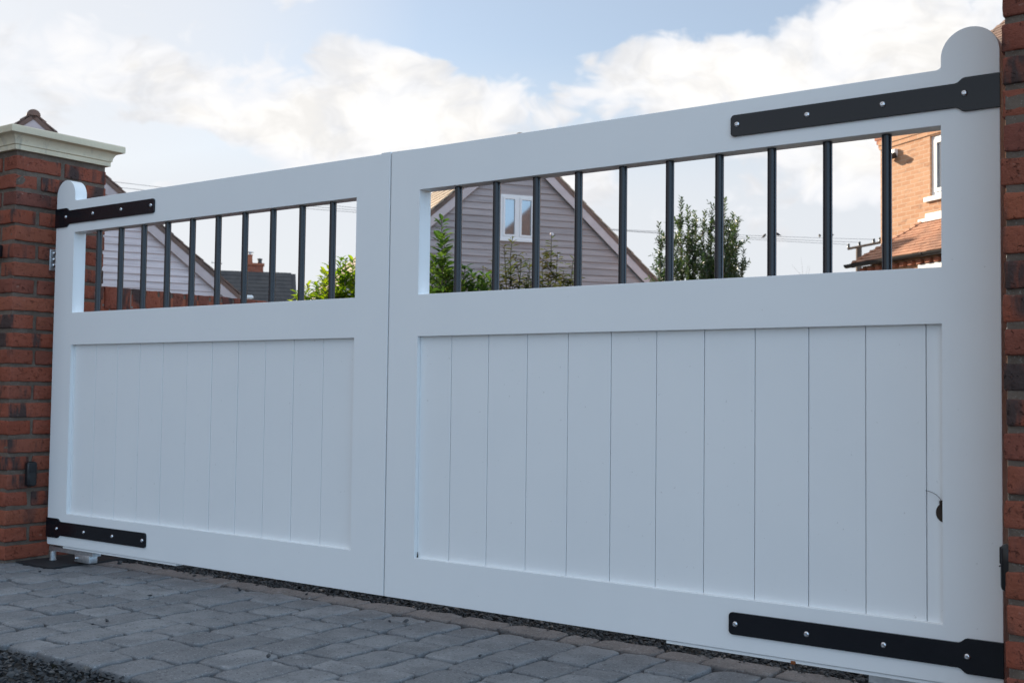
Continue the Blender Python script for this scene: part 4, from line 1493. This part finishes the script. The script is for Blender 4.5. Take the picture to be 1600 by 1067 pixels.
def evergreen(seed=21):
    rg = random.Random(seed)
    t = empty('evergreen_tree', (-3.80, 9.87, ZG))
    tag(t, 'dense small-leaved evergreen tree against the pale sky', 'tree')
    tops = [(-0.50, 2.75), (-0.44, 2.45), (-0.36, 2.70), (-0.28, 2.95), (-0.205, 3.10), (-0.12, 2.98), (-0.05, 2.82), (0.03, 2.98), (0.12, 2.96), (0.20, 2.98), (0.27, 3.18), (0.31, 3.05), (0.38, 2.85), (0.46, 2.80), (0.53, 2.95), (0.56, 2.88), (0.56, 2.45), (0.50, 2.3), (0.40, 2.5), (-0.1, 2.6), (0.1, 2.6), (-0.3, 2.4), (0.25, 2.6)]
    st, lf = MB(), MB()

    def spray(p0, p1, r0, step, ls):
        n_ = 5
        pts = [p0.lerp(p1, i/n_) + Vector((rg.uniform(-1, 1), rg.uniform(-1, 1), rg.uniform(-.4, .4)))*0.018 for i in range(n_+1)]
        st.tube(pts, [r0*(1-0.8*i/n_) for i in range(n_+1)], 4)
        L_ = (p1-p0).length
        s = 0
        th = rg.uniform(0, 6.28)
        while s < L_:
            f = s/L_
            i = min(n_-1, int(f*n_))
            p = pts[i].lerp(pts[i+1], f*n_-i)
            ax = (pts[i+1]-pts[i]).normalized()
            th += 2.4
            o_ = ax.orthogonal().normalized()
            o_ = Matrix.Rotation(th, 3, ax) @ o_
            d = o_*0.8 + ax*0.75
            if p.z > 0.4:
                leaf(lf, p, d, Vector((rg.uniform(-1, 1), rg.uniform(-1, 1), 1)), ls*rg.uniform(0.7, 1.2), ls*0.36, 0.1)
            s += step*rg.uniform(0.7, 1.3)
        return pts
    for (a, h_) in tops:
        a *= 0.96
        dp = rg.uniform(-0.38, 0.38)
        p1 = RTV*a + FWV*dp + Vector((0, 0, h_-ZG))
        p0 = RTV*a*0.18 + FWV*dp*0.2 + Vector((0, 0, 0.0))
        mid = RTV*a*0.85 + FWV*dp*0.8 + Vector((0, 0, h_*0.55))
        pts = [p0.lerp(mid, i/4) for i in range(5)]
        st.tube(pts, [0.024*(1-0.1*i) for i in range(5)], 5)
        spray(mid, p1, 0.012, 0.009, 0.056)
        for j in range(24):
            f = rg.uniform(0.0, 0.85)
            q_ = mid.lerp(p1, f)
            th = rg.uniform(0, 6.28)
            ln_ = rg.uniform(0.14, 0.40)*(1.1-0.62*f)
            spray(q_, q_ + Vector((math.cos(th)*ln_*0.6, math.sin(th)*ln_*0.6, ln_*rg.uniform(0.5, 1.0))), 0.005, 0.012, 0.055)
        for j in range(14):
            f = rg.uniform(0.4, 1.0)
            q_ = p0.lerp(mid, f)
            th = rg.uniform(0, 6.28)
            ln_ = rg.uniform(0.2, 0.4)
            spray(q_, q_ + Vector((math.cos(th)*ln_*0.6, math.sin(th)*ln_*0.6, ln_*0.6)), 0.005, 0.016, 0.05)
    o = lf.build('crown', 'leaf_evergreen', t, fix=False)
    o['kind'] = 'stuff'
    st.build('trunk', 'bark', t, fix=False, sm=60)


evergreen()


def bare_tree(loc, h, seed, label):
    rg = random.Random(seed)
    t = empty('bare_tree', loc)
    tag(t, label, 'tree', 'bare winter trees')
    mb = MB()

    def grow(p, d, ln, r, lvl):
        pts = [p]
        for i in range(4):
            d = (d + Vector((rg.uniform(-.12, .12), rg.uniform(-.12, .12), 0.05))).normalized()
            pts.append(pts[-1] + d*ln/4)
        mb.tube(pts, [r*(1-0.13*i) for i in range(5)], 5)
        if lvl:
            for j in range(4):
                a = rg.uniform(0, 6.28)
                dd = (d*0.9 + Vector((math.cos(a), math.sin(a), 0.1))*0.5).normalized()
                grow(pts[rg.choice((2, 3, 4))], dd, ln*rg.uniform(0.5, 0.72), r*0.5, lvl-1)
    grow(Vector((0, 0, 0)), Vector((0, 0, 1)), h*0.62, h*0.006, 3)
    mb.build('branches', 'bark', t, fix=False)


bare_tree((-8.95, 25.8, ZG), 3.3, 5, 'slender leafless tree top left of the telegraph pole')
bare_tree((-17.3, 35.5, ZG), 4.2, 14, 'faint leafless twigs beside the grey gable eaves')

# ------------------------------------------------------------------ telegraph pole, wires, birds
tp = empty('telegraph_pole', (-10.822, 36.649, ZG))
tag(tp, 'telegraph pole with crossarm standing behind the lean-to roof', 'telegraph pole')
mb = MB()
mb.tube([(0, 0, 0), (0, 0, Z(5.92))], [0.13, 0.10], 10)
mb.build('pole', 'pole_wood', tp, sm=40)
A = Vector((-11.134, 36.425, 5.852)) - Vector((-10.822, 36.649, ZG))
B = Vector((-9.876, 36.095, 5.96)) - Vector((-10.822, 36.649, ZG))
mb = MB()
mb.tube([A, B], 0.045, 8)
mb.build('crossarm', 'pole_wood', tp)
ins = lathe([(0.02, 0), (0.045, 0.02), (0.045, 0.06), (0.03, 0.08), (0.045, 0.10), (0.03, 0.15)], 'z', 10)
ins.materials.append(M['black_plastic'])
heads = []
for f in (0.02, 0.36, 0.80, 0.98):
    p = A.lerp(B, f)
    link('insulator', ins, None, tp, p + Vector((0, 0, 0.03)))
    heads.append(p + Vector((-10.822, 36.649, ZG)) + Vector((0, 0, 0.15)))
far = Vector((-28.013, 11.881, 6.473))
wires = []
for i, hd in enumerate(heads[:3]):
    e_ = far + Vector((0.25*i-0.25, -0.3*i, 0.28-0.26*i))
    pts = []
    for j in range(33):
        f = j/32
        p = hd.lerp(e_, f)
        p.z -= 0.30*4*f*(1-f)
        pts.append(p)
    mb = MB()
    mb.tube(pts, 0.006, 5)
    o = mb.build('overhead_wire', 'wire_black', fix=False)
    tag(o, ('lowest', 'middle', 'topmost')[i] + ' of the three overhead wires crossing the pale sky', 'wire', 'overhead wires')
    wires.append(pts)
p2 = empty('telegraph_pole', (far.x, far.y, ZG))
tag(p2, 'second telegraph pole carrying the far ends of the overhead wires', 'telegraph pole')
mb = MB()
mb.tube([(0, 0, 0), (0, 0, 6.9)], [0.14, 0.10], 10)
mb.build('pole', 'pole_wood', p2, sm=40)
mb = MB()
mb.tube([(-0.6, 0.7, 6.45), (0.6, -0.7, 6.45)], 0.05, 8)
mb.build('crossarm', 'pole_wood', p2)
mbk = MB()
sect = [(-0.13, 0.012, 0.03), (-0.06, 0.02, 0.045), (0.0, 0.055, 0.075), (0.05, 0.06, 0.10), (0.09, 0.04, 0.135), (0.125, 0.034, 0.15), (0.15, 0.010, 0.145), (0.175, 0.003, 0.142)]
mbk.tube([(a_, 0, c_) for a_, b_, c_ in sect], [b_ for a_, b_, c_ in sect], 8)
mbk.tube([(0.01, 0.015, 0.06), (0.01, 0.015, -0.005)], 0.004, 4)
mbk.tube([(0.01, -0.015, 0.06), (0.01, -0.015, -0.005)], 0.004, 4)
bird_me = mbk.mesh('bird', True, 60)
bird_me.materials.append(M['feather_black'])
for i, (wi, f) in enumerate(((2, 0.058), (2, 0.072), (2, 0.125), (2, 0.136), (1, 0.128))):
    pts = wires[wi]
    j = int(f*32)
    p = pts[j].lerp(pts[j+1], f*32-j)
    o = link('perched_bird', bird_me, None, None, p + Vector((0, 0, 0.012)), 0.7 + i*1.3)
    o.scale = (0.75, 0.75, 0.75)
    tag(o, 'tiny black bird perched on an overhead wire', 'bird', 'birds on the wires')

# ------------------------------------------------------------------ added unseen house beside the drive, put there to shade the gateway
NH = empty('added_shade_house', (-13.5, -3.2, ZG))
tag(NH, 'red brick house added out of view beside the drive to shade the gateway', 'house')
a_, b_, e_ = 3.6, 6.4, 4.6
q = []
for (x0_, y0_, x1_, y1_) in ((-a_, -b_, a_, -b_), (a_, -b_, a_, b_), (a_, b_, -a_, b_), (-a_, b_, -a_, -b_)):
    ln_ = math.hypot(x1_-x0_, y1_-y0_)
    q.append(([(x0_, y0_, 0), (x1_, y1_, 0), (x1_, y1_, e_), (x0_, y0_, e_)], [(0, 0), (ln_, 0), (ln_, e_), (0, e_)]))
for y_ in (-b_, b_):
    q.append(([(-a_, y_, e_), (a_, y_, e_), (0, y_, e_+3.0)], [(0, 0), (7, 0), (3.5, 3)]))
link('wall', uv_quads(q), 'brickwork_red', NH)
mb = MB()
for s_ in (-1, 1):
    c = [(0, -b_-.2, e_+3.15), (0, b_+.2, e_+3.15), (s_*(a_+.35), b_+.2, e_-0.15), (s_*(a_+.35), -b_-.2, e_-0.15)]
    mb.hexa([(p[0], p[1], p[2]-0.12) for p in c], c)
mb.build('roof', 'tile_brown', NH)
for y_ in (-4.2, 0.2, 4.2):
    for z_ in (0.9, 3.0):
        w = empty('window')
        w.parent = NH
        mb = MB()
        for bx in ((y_-.6, y_+.6, z_, z_+.07), (y_-.6, y_+.6, z_+1.1, z_+1.17), (y_-.6, y_-.53, z_+.07, z_+1.1), (y_+.53, y_+.6, z_+.07, z_+1.1), (y_-.035, y_+.035, z_+.07, z_+1.1)):
            mb.box(a_-0.02, a_+0.03, bx[0], bx[1], bx[2], bx[3])
        mb.build('frame', 'white_upvc', w)
        for s_ in (-1, 1):
            mb = MB()
            mb.box(a_-0.01, a_+0.012, y_+s_*0.2825-0.2475, y_+s_*0.2825+0.2475, z_+.07, z_+1.1)
            mb.build('pane', 'window_glass', w)
print('setts', nset, 'objects', len(bpy.data.objects))
